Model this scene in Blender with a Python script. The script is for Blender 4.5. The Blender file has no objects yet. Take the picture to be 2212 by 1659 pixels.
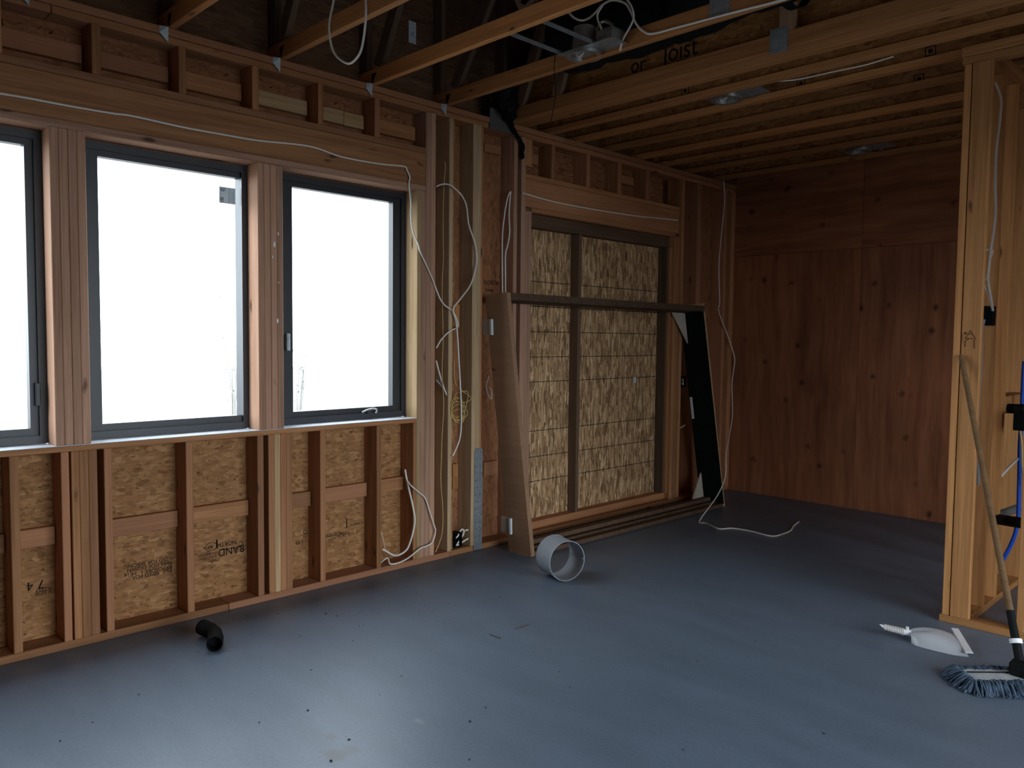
import bpy, bmesh, math, random
from mathutils import Vector, Matrix
random.seed(7)
scene = bpy.context.scene
COL = scene.collection

# ---------------------------------------------------------------- camera
F, CX, CY = 1714.8, 1106.0, 829.5          # focal length and centre in pixels of the 2212x1659 frame
YAW, PITCH, ROLL = 0.79089, -0.05724, 0.010336
CAM = Vector((4.11, 0.0, 1.5))
_r = Vector((math.cos(YAW), math.sin(YAW), 0)); _f = Vector((-math.sin(YAW), math.cos(YAW), 0)); _u = Vector((0, 0, 1))
_f2 = _f*math.cos(PITCH) + _u*math.sin(PITCH); _u2 = _u*math.cos(PITCH) - _f*math.sin(PITCH)
_r3 = _r*math.cos(ROLL) + _u2*math.sin(ROLL); _u3 = _u2*math.cos(ROLL) - _r*math.sin(ROLL)
camd = bpy.data.cameras.new('camera'); cam = bpy.data.objects.new('camera', camd); COL.objects.link(cam)
camd.sensor_width = 36.0; camd.lens = F/2212*36.0; camd.clip_start = .02
cam.matrix_world = Matrix.Translation(CAM) @ Matrix((_r3, _u3, -_f2)).transposed().to_4x4()
scene.camera = cam

# ---------------------------------------------------------------- sky, daylight, exposure
world = bpy.data.worlds.new('sky'); scene.world = world; world.use_nodes = True
bg = world.node_tree.nodes['Background']
bg.inputs[0].default_value = (0.80, 0.91, 1.0, 1); bg.inputs[1].default_value = 9.0
def portal(name, loc, rot, sx, sy):
    l = bpy.data.lights.new(name, 'AREA'); l.shape = 'RECTANGLE'; l.size = sx; l.size_y = sy
    o = bpy.data.objects.new(name, l); COL.objects.link(o); o.location = loc; o.rotation_euler = rot
    l.cycles.is_portal = True
R90 = math.pi/2
portal('daylight_portal_window', (-.24, 1.70, 1.71), (0, -R90, 0), 1.6, 3.1)
portal('daylight_portal_added_opening', (-.24, -1.1, 1.71), (0, -R90, 0), 1.5, 1.5)  # unseen opening further along the wall, added for more daylight
portal('daylight_portal_added_side', (6.72, 2.7, 1.22), (0, R90, 0), 2.45, 3.8)
scene.view_settings.view_transform = 'Standard'; scene.view_settings.look = 'None'
scene.view_settings.exposure = 0.0; scene.view_settings.gamma = 1.0
scene.view_settings.use_curve_mapping = False
scene.cycles.use_denoising = True
scene.cycles.max_bounces = 9; scene.cycles.diffuse_bounces = 6; scene.cycles.transparent_max_bounces = 12
scene.cycles.caustics_reflective = False; scene.cycles.caustics_refractive = False

# pixel -> point helpers (a pixel gives a direction; the named plane gives the distance)
def ray(u, v): return _r3*((u-CX)/F) - _u3*((v-CY)/F) + _f2
def at(u, v, x=None, y=None, z=None):
    d = ray(u, v)
    t = (x-CAM.x)/d.x if x is not None else ((y-CAM.y)/d.y if y is not None else (z-CAM.z)/d.z)
    return CAM + d*t
def wy(u, v=600, x=0.0): return at(u, v, x=x).y
def pix(pts, **k): return [at(u, v, **k) for u, v in pts]

# ---------------------------------------------------------------- materials
def newmat(name):
    m = bpy.data.materials.new(name); m.use_nodes = True
    nt = m.node_tree; b = nt.nodes['Principled BSDF']
    return m, nt, b
def N(nt, t, **k):
    n = nt.nodes.new(t)
    for a, v in k.items(): setattr(n, a, v)
    return n
def ramp(nt, stops, fac=None):
    n = nt.nodes.new('ShaderNodeValToRGB'); e = n.color_ramp.elements
    while len(e) > 1: e.remove(e[-1])
    for i, (p, c) in enumerate(stops):
        q = e[0] if i == 0 else e.new(p)
        q.position = p; q.color = (c[0], c[1], c[2], 1) if not isinstance(c, (int, float)) else (c, c, c, 1)
    if fac is not None: nt.links.new(fac, n.inputs[0])
    return n
def mixc(nt, a, b, fac, mode='MIX'):
    n = nt.nodes.new('ShaderNodeMix'); n.data_type = 'RGBA'; n.blend_type = mode
    for s, v in ((n.inputs[6], a), (n.inputs[7], b), (n.inputs[0], fac)):
        if hasattr(v, 'node'): nt.links.new(v, s)
        elif isinstance(v, (int, float)) and s == n.inputs[0]: s.default_value = v
        else: s.default_value = (*v, 1)
    return n.outputs[2]
def mapped(nt, scale, rot=(0, 0, 0), rnd=True, distort=0.0, dscale=3.0):
    tc = N(nt, 'ShaderNodeTexCoord'); v = tc.outputs['Object']
    if rnd:
        oi = N(nt, 'ShaderNodeObjectInfo'); mu = N(nt, 'ShaderNodeMath', operation='MULTIPLY'); mu.inputs[1].default_value = 37.0
        nt.links.new(oi.outputs['Random'], mu.inputs[0])
        ad = N(nt, 'ShaderNodeVectorMath', operation='ADD'); nt.links.new(v, ad.inputs[0]); nt.links.new(mu.outputs[0], ad.inputs[1]); v = ad.outputs[0]
    if distort:
        no = N(nt, 'ShaderNodeTexNoise'); no.inputs['Scale'].default_value = dscale; no.inputs['Detail'].default_value = 2
        nt.links.new(v, no.inputs['Vector'])
        sb = N(nt, 'ShaderNodeVectorMath', operation='SUBTRACT'); nt.links.new(no.outputs['Color'], sb.inputs[0]); sb.inputs[1].default_value = (.5, .5, .5)
        sc = N(nt, 'ShaderNodeVectorMath', operation='SCALE'); nt.links.new(sb.outputs[0], sc.inputs[0]); sc.inputs['Scale'].default_value = distort
        a2 = N(nt, 'ShaderNodeVectorMath', operation='ADD'); nt.links.new(v, a2.inputs[0]); nt.links.new(sc.outputs[0], a2.inputs[1]); v = a2.outputs[0]
    mp = N(nt, 'ShaderNodeMapping'); mp.inputs['Scale'].default_value = scale; mp.inputs['Rotation'].default_value = rot
    nt.links.new(v, mp.inputs['Vector'])
    return mp.outputs[0]
def noise(nt, vec, scale=1.0, detail=4, rough=.55, dist=0.0):
    n = N(nt, 'ShaderNodeTexNoise'); n.inputs['Scale'].default_value = scale; n.inputs['Detail'].default_value = detail
    n.inputs['Roughness'].default_value = rough; n.inputs['Distortion'].default_value = dist
    nt.links.new(vec, n.inputs['Vector']); return n.outputs['Fac']
def bump(nt, b, h, strength=.3, dist=.004):
    n = N(nt, 'ShaderNodeBump'); n.inputs['Strength'].default_value = strength; n.inputs['Distance'].default_value = dist
    nt.links.new(h, n.inputs['Height']); nt.links.new(n.outputs[0], b.inputs['Normal'])

def wood(name, lo, hi, alt, knot=(.05, .022, .012), vary=.6, knots=.62):
    m, nt, b = newmat(name)
    g = noise(nt, mapped(nt, (.9, 22, 22), distort=.02, dscale=2.0), 1.0, 5, .6)
    base = ramp(nt, [(.32, lo), (.66, hi)], g).outputs[0]
    fine = noise(nt, mapped(nt, (3, 120, 120)), 1.0, 3, .6)
    base = mixc(nt, base, ramp(nt, [(.35, (.55, .5, .45)), (.6, (1, 1, 1))], fine).outputs[0], .45, 'MULTIPLY')
    oi = N(nt, 'ShaderNodeObjectInfo')
    base = mixc(nt, base, alt, ramp(nt, [(.35, 0.0), (1.0, vary)], oi.outputs['Random']).outputs[0])
    wn = N(nt, 'ShaderNodeTexWhiteNoise', noise_dimensions='1D'); nt.links.new(oi.outputs['Random'], wn.inputs['W'])
    base = mixc(nt, base, ramp(nt, [(0, (.72, .72, .72)), (1, (1.15, 1.12, 1.08))], wn.outputs['Value']).outputs[0], 1.0, 'MULTIPLY')
    vo = N(nt, 'ShaderNodeTexVoronoi'); nt.links.new(mapped(nt, (3.0, 10, 10), distort=.03, dscale=9), vo.inputs['Vector']); vo.inputs['Scale'].default_value = 1.0
    kd = ramp(nt, [(.06, 1.0), (.15, 0.0)], vo.outputs['Distance']).outputs[0]
    sel = N(nt, 'ShaderNodeSeparateColor'); nt.links.new(vo.outputs['Color'], sel.inputs[0])
    ks = ramp(nt, [(knots, 0.0), (knots+.02, .85)], sel.outputs[0]).outputs[0]
    mm = N(nt, 'ShaderNodeMath', operation='MULTIPLY'); nt.links.new(kd, mm.inputs[0]); nt.links.new(ks, mm.inputs[1])
    base = mixc(nt, base, knot, mm.outputs[0])
    nt.links.new(base, b.inputs['Base Color']); b.inputs['Roughness'].default_value = .72; b.inputs['Specular IOR Level'].default_value = .25
    bump(nt, b, g, .25, .002)
    return m
def osb(name, dark, mid, light, sc=(9, 42, 42), fleck=.5, rnd=True, hard=False):
    m, nt, b = newmat(name)
    v1 = N(nt, 'ShaderNodeTexVoronoi'); nt.links.new(mapped(nt, sc, rnd=rnd, distort=.022, dscale=16), v1.inputs['Vector']); v1.inputs['Scale'].default_value = 1
    v2 = N(nt, 'ShaderNodeTexVoronoi'); nt.links.new(mapped(nt, (sc[0]*1.3, sc[1]*.8, sc[2]*.8), rot=(.6, .55, .55), rnd=rnd, distort=.022, dscale=12), v2.inputs['Vector']); v2.inputs['Scale'].default_value = 1
    s1 = N(nt, 'ShaderNodeSeparateColor'); nt.links.new(v1.outputs['Color'], s1.inputs[0])
    s2 = N(nt, 'ShaderNodeSeparateColor'); nt.links.new(v2.outputs['Color'], s2.inputs[0])
    st = [(.0, dark), (.12, tuple(c*.85 for c in mid)), (.55, mid), (.86, tuple((a+b_)/2 for a, b_ in zip(mid, light))), (1.0, light)]
    if hard: st = [(.0, dark), (.25, tuple(c*.62 for c in mid)), (.6, mid), (.82, tuple((a+b_)/2 for a, b_ in zip(mid, light))), (.95, light)]
    c1 = ramp(nt, st, s1.outputs[0]).outputs[0]; c2 = ramp(nt, st, s2.outputs[1]).outputs[0]
    sel = ramp(nt, [(.5, 0.0), (.56, 1.0)], s2.outputs[0]).outputs[0]
    base = mixc(nt, c1, c2, sel)
    gr = noise(nt, mapped(nt, (14, 130, 130), rnd=rnd), 1, 3, .6)
    base = mixc(nt, base, ramp(nt, [(.3, (.6, .55, .5)), (.62, (1.05, 1.05, 1.0))], gr).outputs[0], .6, 'MULTIPLY')
    fl = noise(nt, mapped(nt, (38, 95, 95), rnd=rnd, distort=.02, dscale=20), 1, 2, .5)
    base = mixc(nt, base, tuple(c*.35 for c in dark), ramp(nt, [(.64, 0.0), (.70, fleck)], fl).outputs[0])
    nt.links.new(base, b.inputs['Base Color']); b.inputs['Roughness'].default_value = .75; b.inputs['Specular IOR Level'].default_value = .25
    bump(nt, b, s1.outputs[0], .35, .002)
    return m
def plain(name, col, rough=.6, metal=0.0, spec=.4, mott=.0, mscale=12, bmp=0.0):
    m, nt, b = newmat(name)
    b.inputs['Roughness'].default_value = rough; b.inputs['Metallic'].default_value = metal; b.inputs['Specular IOR Level'].default_value = spec
    if mott:
        n = noise(nt, mapped(nt, (mscale,)*3), 1, 4, .6)
        c = ramp(nt, [(.3, tuple(x*(1-mott) for x in col)), (.7, tuple(min(1, x*(1+mott)) for x in col))], n).outputs[0]
        nt.links.new(c, b.inputs['Base Color'])
        if bmp: bump(nt, b, n, bmp, .003)
    else: b.inputs['Base Color'].default_value = (*col, 1)
    return m
M = {}
M['fir'] = wood('fir_lumber', (.33, .145, .060), (.52, .25, .112), (.50, .22, .128))
M['glare_fir'] = wood('glare_tinted_lumber', (.44, .235, .145), (.64, .38, .255), (.58, .325, .225), vary=.5)  # pinkish tint of the window glare is put into this wood colour
M['new_pine'] = wood('new_pine_lumber', (.58, .39, .21), (.78, .57, .35), (.70, .48, .28), vary=.4)
M['umber_shade'] = wood('umber_shade_lumber', (.085, .048, .028), (.15, .09, .055), (.12, .07, .045), knots=.8)  # dark brown; holds the deep shade of the leaning frame's sill boards
M['pine'] = wood('pine_lumber', (.38, .165, .052), (.58, .28, .105), (.50, .24, .085), vary=.4)
M['chord'] = wood('truss_lumber', (.46, .19, .062), (.64, .30, .11), (.56, .25, .09), vary=.4)
M['pale'] = wood('pale_lumber', (.44, .28, .14), (.62, .43, .24), (.57, .38, .20), vary=.4)
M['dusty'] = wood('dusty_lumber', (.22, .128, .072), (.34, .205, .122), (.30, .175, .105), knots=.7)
M['grey_shade_wood'] = wood('grey_shade_lumber', (.10, .062, .038), (.175, .112, .072), (.14, .09, .06), knots=.7)  # dark grey-brown; shade on truss heels and webs is put into it
M['osb'] = osb('osb_sheathing', (.24, .105, .038), (.39, .185, .072), (.52, .28, .125), sc=(24, 62, 62), fleck=.85)
M['osb_red'] = osb('osb_dark_sheathing', (.22, .09, .04), (.34, .145, .066), (.40, .18, .085), sc=(19, 60, 60), fleck=.3)
M['osb_door'] = osb('osb_coarse_sheathing', (.20, .105, .05), (.52, .31, .155), (.78, .53, .31), sc=(9, 80, 80), fleck=.8, hard=True)
M['osb_web'] = osb('osb_joist_web', (.22, .085, .025), (.36, .155, .05), (.46, .22, .08), sc=(18, 45, 45), fleck=.4)
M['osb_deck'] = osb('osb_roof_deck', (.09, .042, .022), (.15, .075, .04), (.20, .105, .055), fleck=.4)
M['black'] = plain('black_plastic', (.004, .005, .005), .7, spec=.15)
M['black_matte'] = plain('black_foam', (.005, .007, .007), .9, spec=.1)
M['frame'] = plain('window_frame_paint', (.020, .022, .027), .42, spec=.5)
M['white_cable'] = plain('white_cable_jacket', (.82, .77, .69), .45)
M['grey_cable'] = plain('grey_cable_jacket', (.36, .37, .40), .45)
M['yellow_cable'] = plain('yellow_cable_jacket', (.62, .44, .15), .5)
M['blue'] = plain('blue_pipe', (.02, .10, .62), .35)
M['paper'] = plain('paper_label', (.62, .66, .68), .7)
def sticker_mat():
    m, nt, b = newmat('backlit_sticker'); b.inputs['Base Color'].default_value = (.62, .66, .68, 1); b.inputs['Roughness'].default_value = .7
    tr = N(nt, 'ShaderNodeBsdfTranslucent'); tr.inputs[0].default_value = (.80, .90, .95, 1); mx = N(nt, 'ShaderNodeMixShader'); mx.inputs[0].default_value = .13
    nt.links.new(b.outputs[0], mx.inputs[1]); nt.links.new(tr.outputs[0], mx.inputs[2]); nt.links.new(mx.outputs[0], nt.nodes['Material Output'].inputs[0]); return m
M['sticker'] = sticker_mat()
M['card'] = plain('cardboard', (.50, .44, .35), .85, mott=.12, mscale=25)
M['ink'] = plain('black_ink', (.012, .011, .012), .9, spec=.1)
M['brown_ink'] = plain('pencil_mark', (.06, .025, .012), .9, spec=.1)
M['galv'] = plain('galvanised_steel', (.34, .37, .39), .5, metal=.75, mott=.18, mscale=30)
M['duct'] = plain('translucent_grey_plastic', (.33, .36, .40), .5, mott=.10, mscale=8)
M['dull_metal'] = plain('dull_fixture_metal', (.42, .42, .40), .38, metal=.8, mott=.15, mscale=40)
M['white'] = plain('white_plastic', (.84, .85, .88), .25, spec=.6)
M['ribbed'] = plain('ribbed_white_grip', (.70, .66, .62), .5)
M['yarn'] = plain('blue_grey_yarn', (.075, .105, .15), .95, spec=.05, mott=.35, mscale=30)
M['canvas'] = plain('grey_canvas', (.42, .43, .44), .9, mott=.2, mscale=20)
M['handle'] = wood('brown_handle', (.16, .085, .035), (.26, .145, .065), (.22, .12, .05), vary=.3, knots=.98)
M['glare_white'] = plain('sill_glare_layer', (.62, .66, .72), .35, mott=.1, mscale=20)
M['grey_pipe'] = plain('grey_foam_pipe', (.11, .105, .10), .8)
M['leaf'] = plain('pale_leaf', (.04, .045, .035), .8)
M['ground'] = plain('pale_sandy_ground', (.21, .205, .19), .95, mott=.1, mscale=.6)
M['debris'] = plain('dark_debris', (.03, .025, .02), .9, mott=.5, mscale=60)

def glass_mat():
    m = bpy.data.materials.new('window_glass'); m.use_nodes = True; nt = m.node_tree; nt.nodes.clear()
    o = N(nt, 'ShaderNodeOutputMaterial'); t = N(nt, 'ShaderNodeBsdfTransparent'); g = N(nt, 'ShaderNodeBsdfGlossy'); g.inputs['Roughness'].default_value = .02
    mx = N(nt, 'ShaderNodeMixShader'); mx.inputs[0].default_value = .045; nt.links.new(t.outputs[0], mx.inputs[1]); nt.links.new(g.outputs[0], mx.inputs[2])
    nt.links.new(mx.outputs[0], o.inputs[0]); return m
M['glass'] = glass_mat()
def concrete():
    m, nt, b = newmat('concrete_floor')
    big = noise(nt, mapped(nt, (.55, .55, .55), rnd=False), 1, 5, .6, .6)
    base = ramp(nt, [(.3, (.112, .148, .198)), (.7, (.148, .190, .25))], big).outputs[0]
    tc = N(nt, 'ShaderNodeTexCoord')
    fine = noise(nt, mapped(nt, (70, 70, 70), rnd=False), 1, 3, .6)
    base = mixc(nt, base, ramp(nt, [(.3, (.88, .88, .88)), (.7, (1.06, 1.06, 1.06))], fine).outputs[0], 1.0, 'MULTIPLY')
    tr = noise(nt, mapped(nt, (1.2, 5.5, 1), rot=(0, 0, .5), rnd=False, distort=.3, dscale=1), 1, 4, .65)
    base = mixc(nt, base, ramp(nt, [(.35, (.90, .90, .90)), (.65, (1.04, 1.04, 1.04))], tr).outputs[0], 1.0, 'MULTIPLY')
    wob = noise(nt, mapped(nt, (9, 9, 9), rnd=False), 1, 3, .6)
    def spot(x, y, r, amt, col, sx=1.0):
        nonlocal base
        mp = N(nt, 'ShaderNodeMapping'); mp.inputs['Location'].default_value = (-x, -y, 0); nt.links.new(tc.outputs['Object'], mp.inputs['Vector'])
        m2 = N(nt, 'ShaderNodeMapping'); m2.inputs['Rotation'].default_value = (0, 0, -.75); m2.inputs['Scale'].default_value = (1/(r*sx), 1/r, 0); nt.links.new(mp.outputs[0], m2.inputs['Vector'])
        ln = N(nt, 'ShaderNodeVectorMath', operation='LENGTH'); nt.links.new(m2.outputs[0], ln.inputs[0])
        ad = N(nt, 'ShaderNodeMath', operation='ADD'); nt.links.new(ln.outputs['Value'], ad.inputs[0]); nt.links.new(wob, ad.inputs[1])
        base = mixc(nt, base, col, ramp(nt, [(.9/2.2, amt), (1.45/2.2, 0.0)], _div(nt, ad.outputs[0], 2.2)).outputs[0])
    p1 = at(725, 1632, z=0); p2 = at(716, 1591, z=0); p3 = at(755, 1620, z=0)
    spot(p1.x, p1.y, .045, .55, (.085, .075, .06), 1.7); spot(p2.x, p2.y, .028, .4, (.10, .09, .075), 1.5); spot(p3.x, p3.y, .035, .4, (.10, .088, .07), 1.5)
    p4 = at(905, 1558, z=0); spot(p4.x, p4.y, .020, .18, (.40, .42, .44), 2)
    nt.links.new(base, b.inputs['Base Color']); b.inputs['Roughness'].default_value = .44; b.inputs['Specular IOR Level'].default_value = .62
    bump(nt, b, fine, .05, .001)
    return m
def _div(nt, s, k):
    n = N(nt, 'ShaderNodeMath', operation='DIVIDE'); nt.links.new(s, n.inputs[0]); n.inputs[1].default_value = k; return n.outputs[0]
M['concrete'] = concrete()
def plywood():
    m, nt, b = newmat('red_plywood')
    g = noise(nt, mapped(nt, (1.0, 16, 16), distort=.12, dscale=1.2), 1, 5, .6)
    base = ramp(nt, [(.3, (.23, .078, .035)), (.7, (.42, .165, .078))], g).outputs[0]
    blot = noise(nt, mapped(nt, (1.1, 1.5, 1.5)), 1, 3, .5)
    base = mixc(nt, base, ramp(nt, [(.3, (.75, .75, .75)), (.7, (1.15, 1.1, 1.05))], blot).outputs[0], 1.0, 'MULTIPLY')
    vo = N(nt, 'ShaderNodeTexVoronoi'); nt.links.new(mapped(nt, (5.2, 5.8, 5.8), distort=.05, dscale=12), vo.inputs['Vector']); vo.inputs['Scale'].default_value = 1
    kd = ramp(nt, [(.05, .9), (.15, .35), (.24, 0.0)], vo.outputs['Distance']).outputs[0]
    se = N(nt, 'ShaderNodeSeparateColor'); nt.links.new(vo.outputs['Color'], se.inputs[0])
    mm = N(nt, 'ShaderNodeMath', operation='MULTIPLY'); nt.links.new(kd, mm.inputs[0]); nt.links.new(ramp(nt, [(.5, 0.0), (.53, 1.0)], se.outputs[0]).outputs[0], mm.inputs[1])
    base = mixc(nt, base, (.035, .014, .008), mm.outputs[0])
    nt.links.new(base, b.inputs['Base Color']); b.inputs['Roughness'].default_value = .7; b.inputs['Specular IOR Level'].default_value = .25
    return m
M['ply'] = plywood()

# ---------------------------------------------------------------- geometry helpers
def link(name, me, mat, parent=None):
    o = bpy.data.objects.new(name, me); COL.objects.link(o)
    if mat is not None and not me.materials: me.materials.append(M[mat] if isinstance(mat, str) else mat)
    if parent is not None:
        o.parent = parent; o.matrix_parent_inverse = wm(parent).inverted()
    return o
def wm(p):
    m = p.matrix_parent_inverse @ p.matrix_basis if p.parent is not None else p.matrix_basis
    return wm(p.parent) @ m if p.parent is not None else m.copy()
def empty(name, loc=(0, 0, 0)):
    o = bpy.data.objects.new(name, None); COL.objects.link(o); o.location = loc; o.empty_display_size = .1; return o
def tag(o, label=None, cat=None, group=None, kind=None):
    if label: o['label'] = label
    if cat: o['category'] = cat
    if group: o['group'] = group
    if kind: o['kind'] = kind
    return o
def rootloc(p): return Vector((0, 0, 0))      # children keep world coordinates through the parent inverse
_cache = {}
def boxmesh(l, w, h, bev):
    k = (round(l, 4), round(w, 4), round(h, 4), bev)
    bm = bmesh.new(); bmesh.ops.create_cube(bm, size=1.0)
    bmesh.ops.scale(bm, vec=(l, w, h), verts=bm.verts)
    if bev: bmesh.ops.bevel(bm, geom=bm.edges[:], offset=min(bev, min(l, w, h)*.3), segments=1, affect='EDGES')
    me = bpy.data.meshes.new('box'); bm.to_mesh(me); bm.free(); return me
def box(name, x0, x1, y0, y1, z0, z1, mat, parent=None, bev=.003):
    """axis-aligned board; local X runs along its longest side so that the grain follows it"""
    d = (x1-x0, y1-y0, z1-z0); c = Vector(((x0+x1)/2, (y0+y1)/2, (z0+z1)/2))
    i = max(range(3), key=lambda k: d[k])
    if i == 0: me, rot = boxmesh(d[0], d[1], d[2], bev), (0, 0, 0)
    elif i == 1: me, rot = boxmesh(d[1], d[0], d[2], bev), (0, 0, R90)
    else: me, rot = boxmesh(d[2], d[1], d[0], bev), (0, -R90, 0)
    o = link(name, me, mat, parent); o.rotation_euler = rot; o.location = c - rootloc(parent); return o
def bar(name, p0, p1, w, h, mat, parent=None, side=(0, 1, 0), bev=.003):
    """board from p0 to p1; w is measured along 'side', h across it"""
    p0, p1 = Vector(p0), Vector(p1); X = (p1-p0).normalized(); Y = Vector(side); Y = (Y - X*Y.dot(X)).normalized(); Z = X.cross(Y)
    o = link(name, boxmesh((p1-p0).length, w, h, bev), mat, parent)
    o.rotation_euler = Matrix((X, Y, Z)).transposed().to_euler(); o.location = (p0+p1)/2 - rootloc(parent); return o
def catmull(pts, n=6):
    if len(pts) < 3: return pts
    P = [pts[0]*2-pts[1]] + list(pts) + [pts[-1]*2-pts[-2]]; out = []
    for i in range(1, len(P)-2):
        a, b, c, d = P[i-1], P[i], P[i+1], P[i+2]
        for k in range(n):
            t = k/n; out.append(.5*((2*b) + (c-a)*t + (2*a-5*b+4*c-d)*t*t + (3*b-a-3*c+d)*t**3))
    out.append(P[-2]); return out
def tube_geo(bm, pts, r, seg=8, cap=True, flat=1.0, flatdir=None):
    rings = []; up = None
    for i, p in enumerate(pts):
        t = (pts[min(i+1, len(pts)-1)] - pts[max(i-1, 0)])
        if t.length < 1e-9: t = Vector((0, 0, 1))
        t.normalize()
        if up is None:
            up = Vector(flatdir) if flatdir else (Vector((0, 0, 1)) if abs(t.z) < .9 else Vector((1, 0, 0)))
        up = (up - t*up.dot(t))
        if up.length < 1e-6: up = t.orthogonal()
        up.normalize(); s = t.cross(up); rr = r[i] if isinstance(r, (list, tuple)) else r
        rings.append([bm.verts.new(p + up*math.cos(2*math.pi*k/seg)*rr*flat + s*math.sin(2*math.pi*k/seg)*rr) for k in range(seg)])
    for a, b in zip(rings, rings[1:]):
        for k in range(seg): bm.faces.new((a[k], a[(k+1) % seg], b[(k+1) % seg], b[k]))
    if cap: bm.faces.new(rings[0][::-1]); bm.faces.new(rings[-1])
def finish(name, bm, mat, parent=None, smooth=True, origin=None):
    bmesh.ops.recalc_face_normals(bm, faces=bm.faces)
    o0 = Vector(origin) if origin is not None else Vector((0, 0, 0))
    if origin is not None: bmesh.ops.translate(bm, vec=-o0, verts=bm.verts)
    me = bpy.data.meshes.new(name); bm.to_mesh(me); bm.free()
    if smooth:
        for p in me.polygons: p.use_smooth = True
        me.set_sharp_from_angle(angle=.7)
    o = link(name, me, mat, parent); o.location = o0 - rootloc(parent); return o
def cable(name, pts, r, mat, parent=None, n=6, flat=1.0, seg=8, flatdir=None):
    bm = bmesh.new(); tube_geo(bm, catmull([Vector(p) for p in pts], n), r, seg, flat=flat, flatdir=flatdir)
    return finish(name, bm, mat, parent, origin=None if parent is not None else pts[-1])
def cyl_geo(bm, p0, p1, r0, r1=None, seg=24, hollow=0.0):
    p0, p1 = Vector(p0), Vector(p1); r1 = r0 if r1 is None else r1
    t = (p1-p0).normalized(); a = t.orthogonal().normalized(); b = t.cross(a)
    ring = lambda p, r: [bm.verts.new(p + a*math.cos(2*math.pi*k/seg)*r + b*math.sin(2*math.pi*k/seg)*r) for k in range(seg)]
    A, B = ring(p0, r0), ring(p1, r1)
    q = lambda U, V: [bm.faces.new((U[k], U[(k+1) % seg], V[(k+1) % seg], V[k])) for k in range(seg)]
    q(A, B)
    if hollow:
        C, D = ring(p0, r0-hollow), ring(p1, r1-hollow); q(D, C); q(C, A); q(B, D)
    else: bm.faces.new(A[::-1]); bm.faces.new(B)
def cyl(name, p0, p1, r, mat, parent=None, r1=None, hollow=0.0, seg=24):
    bm = bmesh.new(); cyl_geo(bm, p0, p1, r, r1, seg, hollow)
    return finish(name, bm, mat, parent, origin=None if parent is not None else p0)
def prism(name, pts, thick, mat, parent=None, smooth=False):
    """polygon pts (3D, planar) pushed along vector 'thick'"""
    bm = bmesh.new(); A = [bm.verts.new(Vector(p)) for p in pts]; B = [bm.verts.new(Vector(p)+Vector(thick)) for p in pts]; n = len(A)
    bm.faces.new(A); bm.faces.new(B[::-1])
    for i in range(n): bm.faces.new((A[i], B[i], B[(i+1) % n], A[(i+1) % n]))
    return finish(name, bm, mat, parent, smooth)
def ring_rect(name, x0, x1, ya, yb, za, zb, wy0, wy1, wz0, wz1, mat, parent):
    """rectangular frame in the y-z plane, x0..x1 deep; borders wy0 (low y), wy1 (high y), wz0 (bottom), wz1 (top)"""
    bm = bmesh.new()
    def loop(x, a, b, c, d): return [bm.verts.new((x, yy, zz)) for yy, zz in ((a, c), (b, c), (b, d), (a, d))]
    O0, O1 = loop(x0, ya, yb, za, zb), loop(x1, ya, yb, za, zb)
    I0, I1 = loop(x0, ya+wy0, yb-wy1, za+wz0, zb-wz1), loop(x1, ya+wy0, yb-wy1, za+wz0, zb-wz1)
    for U, V in ((O0, O1), (O1, I1), (I1, I0), (I0, O0)):
        for k in range(4): bm.faces.new((U[k], U[(k+1) % 4], V[(k+1) % 4], V[k]))
    return finish(name, bm, mat, parent, smooth=False)
def text(name, body, size, loc, xdir, ydir, mat, parent=None, sx=1.0):
    c = bpy.data.curves.new(name, 'FONT'); c.body = body; c.size = size; c.extrude = .0004
    t = bpy.data.objects.new(name, c); COL.objects.link(t)
    dg = bpy.context.evaluated_depsgraph_get(); me = bpy.data.meshes.new_from_object(t.evaluated_get(dg))
    bpy.data.objects.remove(t); bpy.data.curves.remove(c); me.materials.clear()
    o = link(name, me, mat, parent); X = Vector(xdir).normalized(); Y = Vector(ydir).normalized(); Z = X.cross(Y)
    o.rotation_euler = Matrix((X, Y, Z)).transposed().to_euler(); o.location = Vector(loc) - rootloc(parent); o.scale = (sx, 1, 1)
    return o

# ================================================================ SETTING
bm = bmesh.new(); bmesh.ops.create_cube(bm, size=1.0); bmesh.ops.scale(bm, vec=(8.36, 11.5, .12), verts=bm.verts); bmesh.ops.translate(bm, vec=(4.02, 1.55, -.06), verts=bm.verts)
floor = tag(finish('floor', bm, 'concrete', smooth=False), 'blue-grey bare concrete slab floor with a few small stains', kind='structure')
box_g = box('outside_ground', -40, 45, -40, 44, -.5, -.35, 'ground', bev=0); tag(box_g, 'pale sunlit open ground outside the windows', kind='structure')

# ---------------------------------------------------------------- wall_left: the framed window wall (inner face x = 0)
WL = tag(empty('wall_left'), 'open framed window wall of bare studs over strand board sheathing', kind='structure')
D0, D1 = -.140, 0.0
ZT0, ZT1, ZT2 = 2.960, 2.997, 3.034
SILL, HEAD = .973, 2.447
def stud(y0, y1, z0=.038, z1=ZT0, mat='fir', x1=0.0, name='stud', x0=D0, parent=None): return box(name, x0, x1, y0, y1, z0, z1, mat, parent or WL)
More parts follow.
